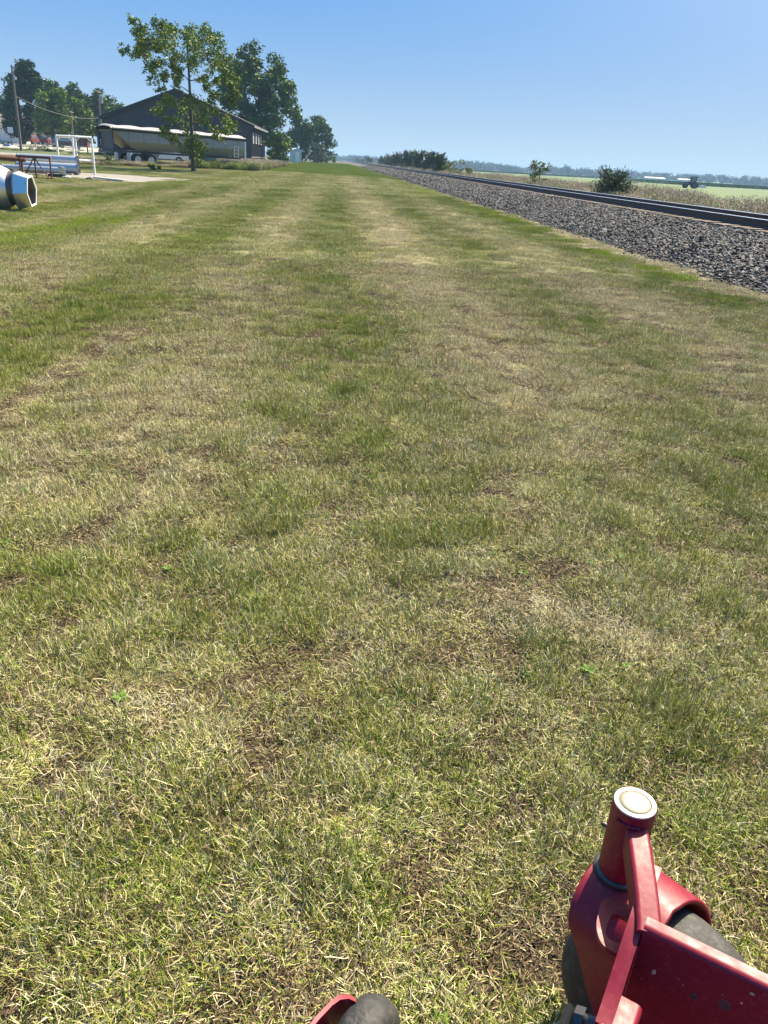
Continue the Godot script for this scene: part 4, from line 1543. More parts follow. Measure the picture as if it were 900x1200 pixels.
	for k in 4: lad.box(Vector3(L - 1.32, 1.2 + k * 0.28, W + 0.025), Vector3(L - 0.88, 1.24 + k * 0.28, W + 0.06))
	part(t, "ladder", lad, M.white_paint, 0.0)
	for k in 2:
		var x := 2.3 + k * 1.25
		var ax := Geo.new()
		ax.tube([Vector3(x, 0.5, -1.1), Vector3(x, 0.5, 1.1)], [0.07, 0.07], 8)
		part(t, "axle", ax, M.steel_dark)
		for s: int in [-1, 1]:
			wheel_parts(t, Vector3(x, 0.5, s * 1.05), Vector3(0, 0, 1), 0.5, 0.5, M.white_paint)
	for s: int in [-1, 1]:
		var fl := Geo.new()
		fl.box(Vector3(1.55, 0.25, s * 1.05 - 0.3), Vector3(1.58, 1.0, s * 1.05 + 0.3))
		part(t, "mud_flap", fl, M.white_paint, 0.0)
	for k in 2:
		var ch := Geo.new()
		var x := L * (0.31 if k == 0 else 0.75)
		ch.prism([Vector2(-0.8, 1.2), Vector2(0.8, 1.2), Vector2(0.35, 0.6), Vector2(-0.35, 0.6)], -0.5, 0.5, Transform3D(Basis.IDENTITY, Vector3(x, 0, 0)))
		part(t, "hopper_chute", ch, M.galvanised_dull, 0.0)
	# white pickup parked behind, seen under the trailer
	var pp := at_depth(186, 188, 86.0)
	pp.y = ground_height(pp.x, pp.z)
	pickup("pickup_truck", "white pickup truck half hidden behind the grain trailer", pp, 0.55, M.car_white)

func pickup(called: String, label: String, at: Vector3, turn: float, paint: Material) -> void:
	var t := thing(called, label, "pickup truck", at, turn)
	var b := Geo.new()
	b.prism([Vector2(-2.8, 0.55), Vector2(2.8, 0.5), Vector2(2.8, 1.05), Vector2(1.5, 1.15), Vector2(0.9, 1.25), Vector2(-2.8, 1.2)], -0.95, 0.95)
	part(t, "body", b, paint, 30.0)
	var cab := Geo.new()
	cab.prism([Vector2(-0.9, 1.2), Vector2(1.25, 1.2), Vector2(0.6, 1.85), Vector2(-0.75, 1.88)], -0.82, 0.82)
	part(t, "cab", cab, paint, 30.0)
	for s: int in [-1, 1]:
		var w := Geo.new()
		w.prism([Vector2(-0.7, 1.28), Vector2(0.95, 1.28), Vector2(0.5, 1.76), Vector2(-0.65, 1.78)], s * 0.825, s * 0.835)
		part(t, "side_window", w, M.glass, 0.0)
		var l := Geo.new()
		l.box(Vector3(-2.84, 0.85, s * 0.8 - 0.1), Vector3(-2.79, 1.15, s * 0.8 + 0.1))
		part(t, "tail_light", l, M.lamp_red, 0.0)
		for x: float in [-1.75, 1.75]: wheel_parts(t, Vector3(x, 0.4, s * 0.85), Vector3(0, 0, 1), 0.4, 0.26, M.tarp)

# ---------------------------------------------------------------- things in the yard
func build_yard_things() -> void:
	# two big galvanised tubes lying on bearers, one on the other, and a thinner one in front
	for q in [[22.0, 185.5, 91.0, 191.0, 48.0, 0.235, 0.67, "upper of two large galvanised tubes stacked on the gravel"], [21.0, 195.0, 92.0, 200.0, 47.3, 0.27, 0.27, "lower of two large galvanised tubes stacked on the gravel"], [4.0, 199.0, 73.0, 203.0, 45.6, 0.15, 0.2, "thin galvanised tube lying in front of the two large ones"]]:
		var a := at_depth(q[0], q[1], q[4])
		var b := at_depth(q[2], q[3], q[4])
		var gy := 0.04
		a.y = gy + q[6]; b.y = gy + q[6]
		var o := a.lerp(b, 0.5)
		var t := thing("steel_tube", q[7], "tube", o)
		var g := Geo.new()
		var half := (b - a) * 0.5
		g.tube([-half, half], [q[5], q[5]], 24, false)
		g.tube([half, -half], [q[5] - 0.012, q[5] - 0.012], 24, false)
		part(t, "shell", g, M.galvanised_blue)
		for s: int in [-1, 1]:
			var fl := Geo.new()
			fl.lathe(half * s, half.normalized(), [Vector2(q[5] - 0.012, -0.03), Vector2(q[5] + 0.03, -0.03), Vector2(q[5] + 0.03, 0.03), Vector2(q[5] - 0.012, 0.03)], 24)
			part(t, "flange", fl, M.galvanised)
	var bl := Geo.new()
	for px: float in [30.0, 58.0, 86.0]:
		var p := at_depth(px, 205, 47.0)
		var bg := Geo.new()
		bg.box(Vector3(-0.07, 0, -0.5), Vector3(0.07, 0.09, 0.5))
		var o := part(self, "timber_bearer", bg, M.pole_wood, 0.0)
		o.position = Vector3(p.x, ground_height(p.x, p.z) + 0.01, p.z)
		tag(o, {30.0: "timber bearer under the tube ends next to the rusty trestle", 58.0: "timber bearer under the middle of the stacked tubes", 86.0: "timber bearer under the tube ends next to the white rack"}[px], "timber", "bearers under the tubes")
	# rusty trestle
	var c0 := at_depth(43, 208, 40.0)
	c0.y = ground_height(c0.x, c0.z)
	var tr := thing("rusty_trestle", "rusty angle iron trestle with crossed braces before the tubes", "trestle", c0, 0.05)
	var w := 0.68
	var h := 0.86
	for s: float in [-1.0, 0.0, 1.0]:
		var lg := Geo.new()
		lg.box(Vector3(s * w - 0.03, 0.03, -0.03), Vector3(s * w + 0.03, h, 0.03))
		part(tr, "leg", lg, M.rust, 0.0)
	for s: float in [-1.0, 1.0]:
		var br := Geo.new()
		br.tube([Vector3(s * w * 0.8, 0.05, 0.04), Vector3(s * 0.03, h, 0.04)], [0.028, 0.028], 4)
		part(tr, "brace", br, M.rust, 0.0)
	var tb := Geo.new()
	tb.box(Vector3(-w - 0.1, h, -0.12), Vector3(w + 0.06, h + 0.1, 0.12))
	part(tr, "top_beam", tb, M.rust, 0.0)
	var fb := Geo.new()
	fb.box(Vector3(-w + 0.1, -0.02, -0.06), Vector3(w + 0.1, 0.05, 0.1))
	part(tr, "foot_beam", fb, M.rust, 0.0)
	# long rusty beam resting behind the trestle
	var b0 := at_depth(-25, 182, 44.0)
	var b1 := at_depth(30, 187, 44.0)
	var bm := thing("rusty_beam", "long rusty steel beam held level behind the rusty trestle", "beam", b0.lerp(b1, 0.5))
	var hv := (b1 - b0) * 0.5
	var bg2 := Geo.new()
	bg2.tube([-hv, hv], [0.12, 0.12], 4)
	part(bm, "bar", bg2, M.rust, 0.0)
	for s: float in [-0.75, 0.8]:
		var lg := Geo.new()
		lg.box(hv * s + Vector3(-0.06, -b0.y - 0.25, -0.06), hv * s + Vector3(0.06, -0.08, 0.06))
		part(bm, "support", lg, M.rust, 0.0)
	# small winch-like steel box in front of the tubes
	var k0 := at_depth(70, 207, 42.5)
	k0.y = ground_height(k0.x, k0.z) + 0.02
	var kx := thing("steel_bracket", "small black steel base with a silver bracket by the tubes", "bracket", k0)
	var kb := Geo.new()
	kb.box(Vector3(-0.5, 0, -0.2), Vector3(0.25, 0.14, 0.2))
	part(kx, "base", kb, M.dark_trim, 0.0)
	var ks := Geo.new()
	ks.prism([Vector2(0.0, 0.14), Vector2(0.3, 0.1), Vector2(0.28, 0.42), Vector2(0.12, 0.52), Vector2(-0.02, 0.45)], -0.1, 0.1)
	part(kx, "bracket_plate", ks, M.galvanised, 0.0)
	var kp := Geo.new()
	kp.box(Vector3(0.2, 0.02, 0.0), Vector3(0.55, 0.06, 0.3))
	part(kx, "foot_plate", kp, M.white_paint, 0.0)
	# white tubular frame
	var zf := 50.0
	var f1 := at_depth(111, 202, zf)
	f1.y = ground_height(f1.x, f1.z)
	var fw := thing("tube_rack", "tall open rack of white square steel bars beside the galvanised tubes", "frame", f1)
	var pts := {}
	# near side (right) and far side, each of two posts
	var posts := [Vector3(0.0, 0, 0), Vector3(-0.82, 0, 0.35), Vector3(-1.35, 0, -0.9), Vector3(-2.15, 0, -0.55)]
	var ft := 1.95
	for p: Vector3 in posts:
		var g := Geo.new()
		g.box(p + Vector3(-0.045, 0, -0.045), p + Vector3(0.045, ft, 0.045))
		part(fw, "post", g, M.white_paint, 0.0)
	for e in [[0, 1], [1, 3], [3, 2], [2, 0]]:
		var pa: Vector3 = posts[e[0]]
		var pb: Vector3 = posts[e[1]]
		for y: float in [ft + 0.03, 0.75]:
			var g := Geo.new()
			g.tube([pa + Vector3(0, y, 0), pb + Vector3(0, y, 0)], [0.052, 0.052], 4)
			part(fw, "rail", g, M.white_paint, 0.0)
	for e in [[0, 1], [1, 0], [2, 3], [3, 2]]:
		var pa: Vector3 = posts[e[0]]
		var dv: Vector3 = (posts[e[1]] - pa).normalized()
		var g := Geo.new()
		g.tube([pa + Vector3(0, ft - 0.24, 0), pa + dv * 0.24 + Vector3(0, ft, 0)], [0.028, 0.028], 4)
		part(fw, "corner_brace", g, M.white_paint, 0.0)
	# plank on the ground
	var p0 := at_depth(111, 207, 44.0)
	var p1 := at_depth(146, 211, 43.0)
	p0.y = ground_height(p0.x, p0.z) + 0.09
	p1.y = ground_height(p1.x, p1.z) + 0.07
	var pk := Geo.new()
	var pd := (p1 - p0)
	pk.box(Vector3(0, -0.04, -0.13), Vector3(pd.length(), 0.05, 0.13))
	var po := part(self, "timber_plank", pk, M.plank_wood, 0.0)
	po.basis = Basis(pd.normalized(), Vector3.UP, pd.normalized().cross(Vector3.UP))
	po.position = p0
	tag(po, "pale timber plank lying on the gravel in front of the white rack", "plank")
	for i in 2:
		var q := at_depth([106.0, 128.0][i], [208.0, 210.0][i], 43.2)
		var o := put(self, "loose_stone", rock_mesh(40 + i), M.stone_plain)
		o.scale = Vector3(0.15, 0.13, 0.15) * [1.25, 0.6][i]
		o.position = Vector3(q.x, ground_height(q.x, q.z) + 0.03, q.z + 0.25)
		tag(o, ["larger dark loose stone at the plank's end near the tubes", "smaller dark loose stone beside the middle of the plank"][i], "stone", "stones beside the plank")
	build_hopper()
	var tw := Geo.new()
	tw.tube([Vector3(-0.02, 0.05, -0.09), Vector3(0.0, 0.045, -0.02), Vector3(0.015, 0.03, 0.05), Vector3(0.05, 0.035, 0.085)], [0.004, 0.007, 0.008, 0.005], 7)
	var two := part(self, "twig", tw, M.bark)
	two.position = on_ground(549, 468)
	tag(two, "short dark twig lying on the dry mown grass", "twig")

func build_hopper() -> void:
	# shiny steel bin boot: round shoulder, dark collar and six-sided spout
	var foot := on_ground(27, 247)
	var t := thing("steel_hopper", "shiny steel bin boot with a six sided spout on the lawn edge", "hopper", foot)
	# local: x to the right, y up, z towards the viewer. Spout mouth at +x
	var turn := Basis(Vector3.UP, 0.02).scaled(Vector3.ONE * 0.87)
	t.basis = turn
	var R := 0.62
	var cy := 0.60
	var body := Geo.new()
	body.lathe(Vector3(0, cy, 0), Vector3(1, 0, 0), [Vector2(0.02, -3.2), Vector2(R * 1.18, -3.2), Vector2(R * 1.2, -3.15), Vector2(R * 1.2, -1.2), Vector2(R * 1.15, -0.85), Vector2(R * 1.02, -0.55), Vector2(R * 0.86, -0.33), Vector2(R * 0.76, -0.24)], 40)
	part(t, "body", body, M.polished)
	for x: float in [-1.25, -2.2]:
		var seam := Geo.new()
		seam.lathe(Vector3(0, cy, 0), Vector3(1, 0, 0), [Vector2(R * 1.2, x - 0.03), Vector2(R * 1.225, x - 0.015), Vector2(R * 1.225, x + 0.015), Vector2(R * 1.2, x + 0.03)], 40)
		part(t, "seam", seam, M.polished)
	var col := Geo.new()
	col.lathe(Vector3(0, cy, 0), Vector3(1, 0, 0), [Vector2(R * 0.76, -0.25), Vector2(R * 0.72, -0.18), Vector2(R * 0.72, -0.08), Vector2(R * 0.84, -0.07), Vector2(R * 0.84, -0.045), Vector2(R * 0.72, -0.04)], 40)
	part(t, "collar", col, M.steel_dark)
	var hexa := func(r: float, x: float) -> PackedVector3Array:
		var ring := PackedVector3Array()
		for k in 6:
			var a := PI / 6 + 0.42 + TAU * k / 6
			ring.push_back(Vector3(x, cy - 0.05 + sin(a) * r * 1.05, cos(a) * r))
		return ring
	var a0: PackedVector3Array = hexa.call(0.54, -0.04)
	var a1: PackedVector3Array = hexa.call(0.42, 0.30)
	for k in 6:
		var g := Geo.new()
		var m := (k + 1) % 6
		var inn := Vector3(0, cy - 0.05, 0)
		g.quad(a0[k], a0[m], a1[m], a1[k])
		var s := 0.975
		var c0 := func(p: Vector3) -> Vector3: return Vector3(p.x, inn.y + (p.y - inn.y) * s, p.z * s)
		g.quad(c0.call(a0[k]), c0.call(a1[k]), c0.call(a1[m]), c0.call(a0[m]))
		part(t, "spout_panel", g, M.polished, 0.0)
	var rim := Geo.new()
	var o0: PackedVector3Array = hexa.call(0.44, 0.30)
	var o1: PackedVector3Array = hexa.call(0.44, 0.33)
	var i1: PackedVector3Array = hexa.call(0.395, 0.33)
	var i0: PackedVector3Array = hexa.call(0.395, 0.30)
	rim.loft([i0, o0, o1, i1, i0], true, false)
	part(t, "spout_rim", rim, M.white_paint, 0.0)
	var cr := Geo.new()
	for x: float in [-0.9, -2.6]: cr.box(Vector3(x - 0.08, -0.2, -0.55), Vector3(x + 0.08, 0.12, 0.55))
	part(t, "cradle", cr, M.pole_wood, 0.0)

# ---------------------------------------------------------------- road side: houses, poles, cars, signs
func utility_pole(label: String, px: float, base_py: float, top_px: float, top_py: float, depth: float, xfmr: bool, arm: bool) -> Vector3:
	var a := at_depth(px, base_py, depth)
	var b := at_depth(top_px, top_py, depth)
	a.y = ground_height(a.x, a.z)
	var t := thing("utility_pole", label, "utility pole", a, 0.0, "utility poles")
	var g := Geo.new()
	g.tube([Vector3(0, -0.3, 0), b - a], [0.17, 0.11], 10)
	part(t, "pole", g, M.pole_wood)
	if arm:
		var c := Geo.new()
		var p := (b - a) * 0.95
		c.box(p + Vector3(-0.06, -0.06, -1.1), p + Vector3(0.06, 0.06, 1.1), Transform3D.IDENTITY)
		part(t, "crossarm", c, M.pole_wood, 0.0)
	if xfmr:
		var c := Geo.new()
		var p := (b - a) * 0.83 + Vector3(0.32, 0, 0.1)
		c.lathe(p, Vector3.UP, [Vector2(0.01, -0.5), Vector2(0.24, -0.5), Vector2(0.24, 0.4), Vector2(0.2, 0.46), Vector2(0.01, 0.48)], 16)
		part(t, "transformer", c, M.tarp)
	return a

func house(called: String, label: String, px: float, depth: float, w: float, dp: float, h: float, rise: float, along: bool, porch: bool) -> void:
	var p := at_depth(px, 170, depth)
	p.y = ground_height(p.x, p.z)
	var t := thing(called, label, "house", p, 0.12)
	var g := Geo.new()
	g.box(Vector3(-w / 2, 0, -dp), Vector3(w / 2, h, 0))
	var wall := part(t, "wall", g, M.white_siding, 0.0)
	var r := Geo.new()
	if along:
		r.prism([Vector2(-w / 2 - 0.4, h), Vector2(w / 2 + 0.4, h), Vector2(0, h + rise)], -dp - 0.4, 0.4)
	else:
		r.prism([Vector2(-0.4, h), Vector2(dp + 0.4, h), Vector2(dp / 2, h + rise)], -w / 2 - 0.4, w / 2 + 0.4, Transform3D(Basis(Vector3(0, 0, -1), Vector3.UP, Vector3(1, 0, 0)), Vector3.ZERO))
	part(t, "roof", r, M.shingle, 0.0)
	for k in 3:
		var x := (-0.32 + 0.32 * k) * w
		if k == 1:
			var d := Geo.new()
			d.box(Vector3(x - 0.45, 0.1, 0.0), Vector3(x + 0.45, 2.1, 0.05))
			part(t, "door", d, M.dark_trim, 0.0)
		else:
			var f := Geo.new()
			f.box(Vector3(x - 0.55, 0.8, 0.0), Vector3(x + 0.55, 2.3, 0.05))
			var win := part(t, "window", f, M.white_paint, 0.0)
			var pn := Geo.new()
			pn.box(Vector3(x - 0.45, 0.9, 0.05), Vector3(x + 0.45, 2.2, 0.06))
			part(win, "pane", pn, M.glass, 0.0)
	if porch:
		var pr := Geo.new()
		pr.box(Vector3(-w / 2, h - 0.4, 0.42), Vector3(w / 2, h - 0.2, 2.2))
		part(t, "porch_roof", pr, M.shingle, 0.0)
		for k in 4:
			var c := Geo.new()
			var x := -w / 2 + 0.2 + k * (w - 0.4) / 3
			c.box(Vector3(x - 0.09, 0, 1.95), Vector3(x + 0.09, h - 0.4, 2.13))
			part(t, "porch_post", c, M.white_paint, 0.0)

func car(called: String, label: String, at: Vector3, turn: float, paint: Material) -> void:
	var t := thing(called, label, "car", at, turn)
	var b := Geo.new()
	var prof := [Vector2(-2.35, 0.42), Vector2(-2.4, 0.75), Vector2(-2.3, 1.02), Vector2(1.0, 1.05), Vector2(2.1, 0.95), Vector2(2.38, 0.75), Vector2(2.4, 0.4)]
	b.prism(prof, -0.93, 0.93)
	part(t, "body", b, paint, 35.0)
	var c := Geo.new()
	var lo := [Vector2(-2.28, 1.02), Vector2(1.05, 1.05)]
	var rings := []
	for q in [[1.03, -2.3, 1.1, 0.9], [1.4, -2.18, 0.72, 0.8], [1.68, -1.95, 0.3, 0.7], [1.74, -1.6, 0.0, 0.62]]:
		rings.append(PackedVector3Array([Vector3(q[1], q[0], -q[3]), Vector3(q[2], q[0], -q[3]), Vector3(q[2], q[0], q[3]), Vector3(q[1], q[0], q[3])]))
	c.loft(rings)
	part(t, "cabin", c, paint, 30.0)
	for s: int in [-1, 1]:
		var w := Geo.new()
		w.quad(Vector3(-2.0, 1.1, s * 0.905), Vector3(0.75, 1.1, s * 0.905), Vector3(0.4, 1.55, s * 0.78), Vector3(-1.9, 1.55, s * 0.78))
		part(t, "side_window", w, M.glass, 0.0)
		var l := Geo.new()
		l.box(Vector3(-2.42, 0.85, s * 0.75 - 0.13), Vector3(-2.3, 1.15, s * 0.75 + 0.13))
		part(t, "tail_light", l, M.lamp_red, 0.0)
		for x: float in [-1.45, 1.45]: wheel_parts(t, Vector3(x, 0.36, s * 0.84), Vector3(0, 0, 1), 0.36, 0.24, M.tarp)
	var rw := Geo.new()
	rw.quad(Vector3(-2.315, 1.1, -0.75), Vector3(-2.315, 1.1, 0.75), Vector3(-2.15, 1.5, 0.7), Vector3(-2.15, 1.5, -0.7))
	part(t, "rear_window", rw, M.glass, 0.0)
	var ws := Geo.new()
	ws.quad(Vector3(1.1, 1.1, -0.78), Vector3(1.1, 1.1, 0.78), Vector3(0.55, 1.55, 0.68), Vector3(0.55, 1.55, -0.68))
	part(t, "windscreen", ws, M.glass, 0.0)

func sign_board(label: String, px: float, top: float, bottom: float, w: float, depth: float, m: Material) -> void:
	var a := at_depth(px, bottom, depth)
	a.y = ground_height(a.x, a.z)
	var y1 := at_depth(px, top, depth).y - a.y
	var t := thing("road_sign", label, "sign", a, 0.1)
	var g := Geo.new()
	g.tube([Vector3(0, 0, 0), Vector3(0, y1 - 0.1, 0)], [0.05, 0.05], 6)
	part(t, "post", g, M.pole_wood)
	var b := Geo.new()
	b.box(Vector3(-w / 2, y1 - w * 1.05, 0.055), Vector3(w / 2, y1, 0.085))
	part(t, "board", b, m, 0.0)

func build_village() -> void:
	rng.seed = 555
	utility_pole("tall leaning utility pole beside the road at the white houses", 25, 177, 13.5, 76, 112.0, false, false)
	utility_pole("utility pole with a transformer beside the dark building", 120, 178, 115.5, 104, 142.0, true, true)
	utility_pole("thin far utility pole among the roadside trees", 86, 172, 83.5, 129, 158.0, false, true)
	var c := Geo.new()
	var w0 := at_depth(17, 112, 112.0)
	var w1 := at_depth(117, 138, 142.0)
	var pts := []
	var rad := []
	for i in 17:
		var k := i / 16.0
		pts.append(w0.lerp(w1, k) - Vector3(0, 4.0 * k * (1.0 - k) * 0.9, 0))
		rad.append(0.02)
	c.tube(pts, rad, 5)
	var wire := part(self, "overhead_cable", c, M.tarp)
	tag(wire, "pale overhead cable sagging between the leaning pole and the dark building", "cable")
	house("white_house", "white house with a grey roof at the road's far end", -2, 178.0, 9.0, 8.0, 3.0, 2.4, false, false)
	house("white_cottage", "small white house half hidden behind the leaning pole", 21, 190.0, 8.0, 8.0, 2.6, 1.6, true, false)
	house("porch_house", "white house with a porch behind the square road sign", 45, 192.0, 10.0, 8.0, 3.0, 2.2, false, true)
	# small red-brown outbuilding behind the car
	var bp := at_depth(92, 168, 186.0)
	bp.y = ground_height(bp.x, bp.z)
	var bn := thing("red_outbuilding", "small red brown outbuilding seen through the white rack", "outbuilding", bp)
	var bw := Geo.new()
	bw.box(Vector3(-1.6, 0, -3), Vector3(1.6, 2.4, 0))
	part(bn, "wall", bw, M.red_paint, 0.0)
	var br := Geo.new()
	br.prism([Vector2(-1.8, 2.4), Vector2(1.8, 2.4), Vector2(0, 3.2)], -3.2, 0.2)
	part(bn, "roof", br, M.shingle, 0.0)
	sign_board("white square sign on a post before the porch house", 56, 152, 170, 1.25, 165.0, M.white_paint)
	sign_board("small grey sign seen from behind, before the grey roofed white house", 14.5, 149, 170, 0.95, 160.0, M.shed_metal)
	var cp := at_depth(80, 174.7, 151.0)
	cp.y = ground_height(cp.x, cp.z) + 0.035
	car("dark_suv", "dark sport utility car driving on the pale road", cp, 0.75, M.car_paint)
	var k := 0
	for q in [[38.5, 1.5], [59, 1.35]]:
		var rp := at_depth(q[0], 168, 181.0)
		rp.y = ground_height(rp.x, rp.z) + 0.035
		car("red_car", ["red car parked between the small white house and the porch house", "red car parked by the white square road sign"][k], rp, q[1], M.red_paint)
		k += 1
	# low bushes on the verge and a blue crate by the road
	var j := 0
	for q in [[46, 176, 118.0, 1.6, "low wide dark bush on the verge near the leaning pole"], [60, 176, 119.0, 0.8, "tiny dark bush on the verge below the square sign"], [8, 170, 160.0, 1.2, "low clipped bush before the white house"]]:
		var p := at_depth(q[0], q[1], q[2])
		p.y = ground_height(p.x, p.z)
		var b := thing("verge_bush", q[4], "bush", p)
		var cs := []
		for i in 9: cs.append([Vector3(rnd(-1, 1) * q[3] * 0.8, rnd(0.1, 0.5) * q[3] * 0.7, rnd(-0.5, 0.5)), 0.32 * q[3]])
		put(b, "foliage", crown(cs, 0.16, 60, [Color(0.055, 0.08, 0.025), Color(0.08, 0.11, 0.03)]), M.leaf)
	var bx := Geo.new()
	bx.prism([Vector2(-0.55, 0), Vector2(0.55, 0), Vector2(0.48, 0.42), Vector2(-0.48, 0.42)], -0.35, 0.35)
	var bo := part(self, "blue_bin", bx, M.blue_paint, 0.0)
	var bpp := at_depth(9.0, 175, 140.0)
	bo.position = Vector3(bpp.x, ground_height(bpp.x, bpp.z), bpp.z)
	tag(bo, "low blue bin on the verge before the grey roofed white house", "bin")
	# dark shrubs and small tufts before the trailer
	for q in [[179, 203, 63.0, 0.36, "round dark tuft on the lawn before the trailer's wheels"], [186, 204, 63.5, 0.2, "small dark tuft beside the round one on the lawn"], [125, 193, 68.0, 0.75, "tan weed clump below the grain trailer's wheeled end"]]:
		var p := at_depth(q[0], q[1], q[2])
		p.y = ground_height(p.x, p.z)
		var b := thing("weed_tuft", q[4], "weed", p)
		var cs := []
		for i in 7: cs.append([Vector3(rnd(-0.6, 0.6), rnd(0.2, 1.0), rnd(-0.5, 0.5)) * q[3], 0.35 * q[3]])
		put(b, "foliage", crown(cs, 0.1, 60, [Color(0.05, 0.08, 0.025), Color(0.09, 0.12, 0.03)]), M.leaf)

# ---------------------------------------------------------------- mower
func build_mower() -> void:
	rng.seed = 88
	# local: x across the machine, y up, z to the rear; origin under the left front caster pivot
	var t := thing("riding_mower", "red riding mower with a red front caster fork and frame", "mower", Vector3(0.521, ground_height(0.521, -0.942), -0.942), -0.598)
	t.position.y = 0.0
	var red: Material = M.mower_red
	# caster pivot
	var g := Geo.new()
	g.lathe(Vector3.ZERO, Vector3.UP, [Vector2(0.027, 0.392), Vector2(0.0345, 0.392), Vector2(0.0358, 0.396), Vector2(0.0358, 0.546), Vector2(0.0352, 0.5475)], 48)
	var tube_o := part(t, "pivot_tube", g, red)
	g = Geo.new()
	g.lathe(Vector3.ZERO, Vector3.UP, [Vector2(0.0352, 0.5475), Vector2(0.0345, 0.5495), Vector2(0.033, 0.5503), Vector2(0.0285, 0.5503), Vector2(0.0265, 0.549), Vector2(0.0262, 0.545)], 48)
	part(tube_o, "worn_rim", g, M.mower_worn)
	g = Geo.new()
	g.lathe(Vector3.ZERO, Vector3.UP, [Vector2(0.0262, 0.545), Vector2(0.0256, 0.548), Vector2(0.0235, 0.5500), Vector2(0.019, 0.5518), Vector2(0.012, 0.5532), Vector2(0.005, 0.5538), Vector2(0.0005, 0.5539)], 40)
	part(tube_o, "dust_cap", g, M.zinc)
	g = Geo.new()
	g.lathe(Vector3.ZERO, Vector3.UP, [Vector2(0.02, 0.385), Vector2(0.041, 0.385), Vector2(0.043, 0.389), Vector2(0.043, 0.396), Vector2(0.039, 0.399), Vector2(0.034, 0.399)], 40)
	part(t, "bearing_collar", g, M.mower_dark)
	g = Geo.new()
	g.lathe(Vector3(-0.037, 0.47, -0.006), Vector3(-1, 0, 0), [Vector2(0.004, -0.002), Vector2(0.0045, 0.006), Vector2(0.003, 0.009), Vector2(0.0003, 0.009)], 12)
	part(t, "grease_fitting", g, M.mower_dark)
	# arm from the pivot to the frame
	var rings := []
	var prof := rounded_rect(0.037, 0.05, 0.0075, 4)
	var path := [Vector3(0.012, 0.501, 0.020), Vector3(0.027, 0.498, 0.055), Vector3(0.042, 0.492, 0.09), Vector3(0.059, 0.483, 0.13), Vector3(0.073, 0.474, 0.166), Vector3(0.077, 0.471, 0.179)]
	for i in path.size():
		var d: Vector3 = (path[mini(i + 1, path.size() - 1)] - path[maxi(i - 1, 0)]).normalized()
		var sx := d.cross(Vector3.UP).normalized() * -1.0
		var sy := d.cross(sx).normalized()
		if sy.y < 0: sy = -sy
		var ring := PackedVector3Array()
		for q in prof: ring.push_back(path[i] + sx * q.x + sy * q.y)
		rings.append(ring)
	g = Geo.new()
	g.loft(rings)
	part(t, "caster_arm", g, red)
	# weld bead where arm meets tube
	g = Geo.new()
	var bead := []
	var br := []
	for k in 17:
		var a := -0.55 + 1.1 * k / 16.0
		bead.append(Vector3(sin(a) * 0.0365, 0.5275, cos(a) * 0.0365)); br.append(0.0032 + 0.0008 * sin(k * 2.3))
	g.tube(bead, br, 8)
	part(t, "weld_bead", g, red)
	# side gusset: a plate standing on edge, its top edge swooping from the arm to the rail
	var top := [Vector2(-0.06, 0.498), Vector2(-0.10, 0.4985), Vector2(-0.14, 0.4975), Vector2(-0.168, 0.492), Vector2(-0.195, 0.481), Vector2(-0.225, 0.466), Vector2(-0.255, 0.45), Vector2(-0.285, 0.437), Vector2(-0.31, 0.431)]
	var low := [Vector2(-0.31, 0.37), Vector2(-0.24, 0.37), Vector2(-0.18, 0.385), Vector2(-0.13, 0.42), Vector2(-0.08, 0.45)]
	var poly := top.duplicate()
	poly.append_array(low)
	g = Geo.new()
	var gx := Transform3D(Basis(Vector3(0, 0, -1), Vector3.UP, Vector3(1, 0, 0)), Vector3.ZERO)
	var shift := []
	g.prism(poly, 0.046, 0.0675, gx)
	part(t, "gusset_plate", g, red, 50.0)
	# frame rail running back
	rings = []
	prof = rounded_rect(0.052, 0.062, 0.009, 4)
	for z: float in [0.250, 0.254, 0.262, 0.6, 1.0, 1.6]:
		var s := 0.85 if z < 0.252 else 1.0
		var ring := PackedVector3Array()
		for q in prof: ring.push_back(Vector3(0.0725 + q.x * s, 0.4005 + q.y * s, z))
		rings.append(ring)
	g = Geo.new()
	g.loft(rings)
	part(t, "frame_rail", g, red)
	g = Geo.new()
	rings = []
	for z: float in [0.2, 0.21, 0.6, 1.0, 1.6]:
		var ring := PackedVector3Array()
		for q in prof: ring.push_back(Vector3(0.93 + q.x, 0.388 + q.y, z))
		rings.append(ring)
	g.loft(rings)
	part(t, "frame_rail", g, red)
	# front crossmember: upright plate with its top folded forward
	g = Geo.new()
	rings = []
	var fold := [Vector2(0.1865, 0.27), Vector2(0.1865, 0.488)]
	for k in 6:
		var a := PI / 2 * k / 5.0
		fold.append(Vector2(0.1765 + 0.010 * cos(a), 0.490 + 0.010 * sin(a)))
	fold.append_array([Vector2(0.164, 0.5003), Vector2(0.1625, 0.498), Vector2(0.164, 0.4945), Vector2(0.172, 0.494), Vector2(0.1755, 0.490), Vector2(0.1755, 0.27)])
	for x: float in [0.0695, 0.071, 0.3, 0.6, 0.94, 0.96]:
		var ring := PackedVector3Array()
		for q: Vector2 in fold: ring.push_back(Vector3(x, q.y, q.x))
		rings.append(ring)
	g.loft(rings, true, false)
	var cross := part(t, "crossmember", g, red, 35.0)
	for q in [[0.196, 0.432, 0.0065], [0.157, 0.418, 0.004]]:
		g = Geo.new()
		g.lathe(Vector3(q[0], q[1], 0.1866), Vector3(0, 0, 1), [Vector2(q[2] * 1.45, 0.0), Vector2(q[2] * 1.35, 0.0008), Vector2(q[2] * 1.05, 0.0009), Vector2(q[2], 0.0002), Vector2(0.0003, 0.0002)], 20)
		part(cross, "hole_shade_disc", g, M.mower_dark, 30.0)  # shallow dark disc, its colour standing for the shade inside a bolt hole
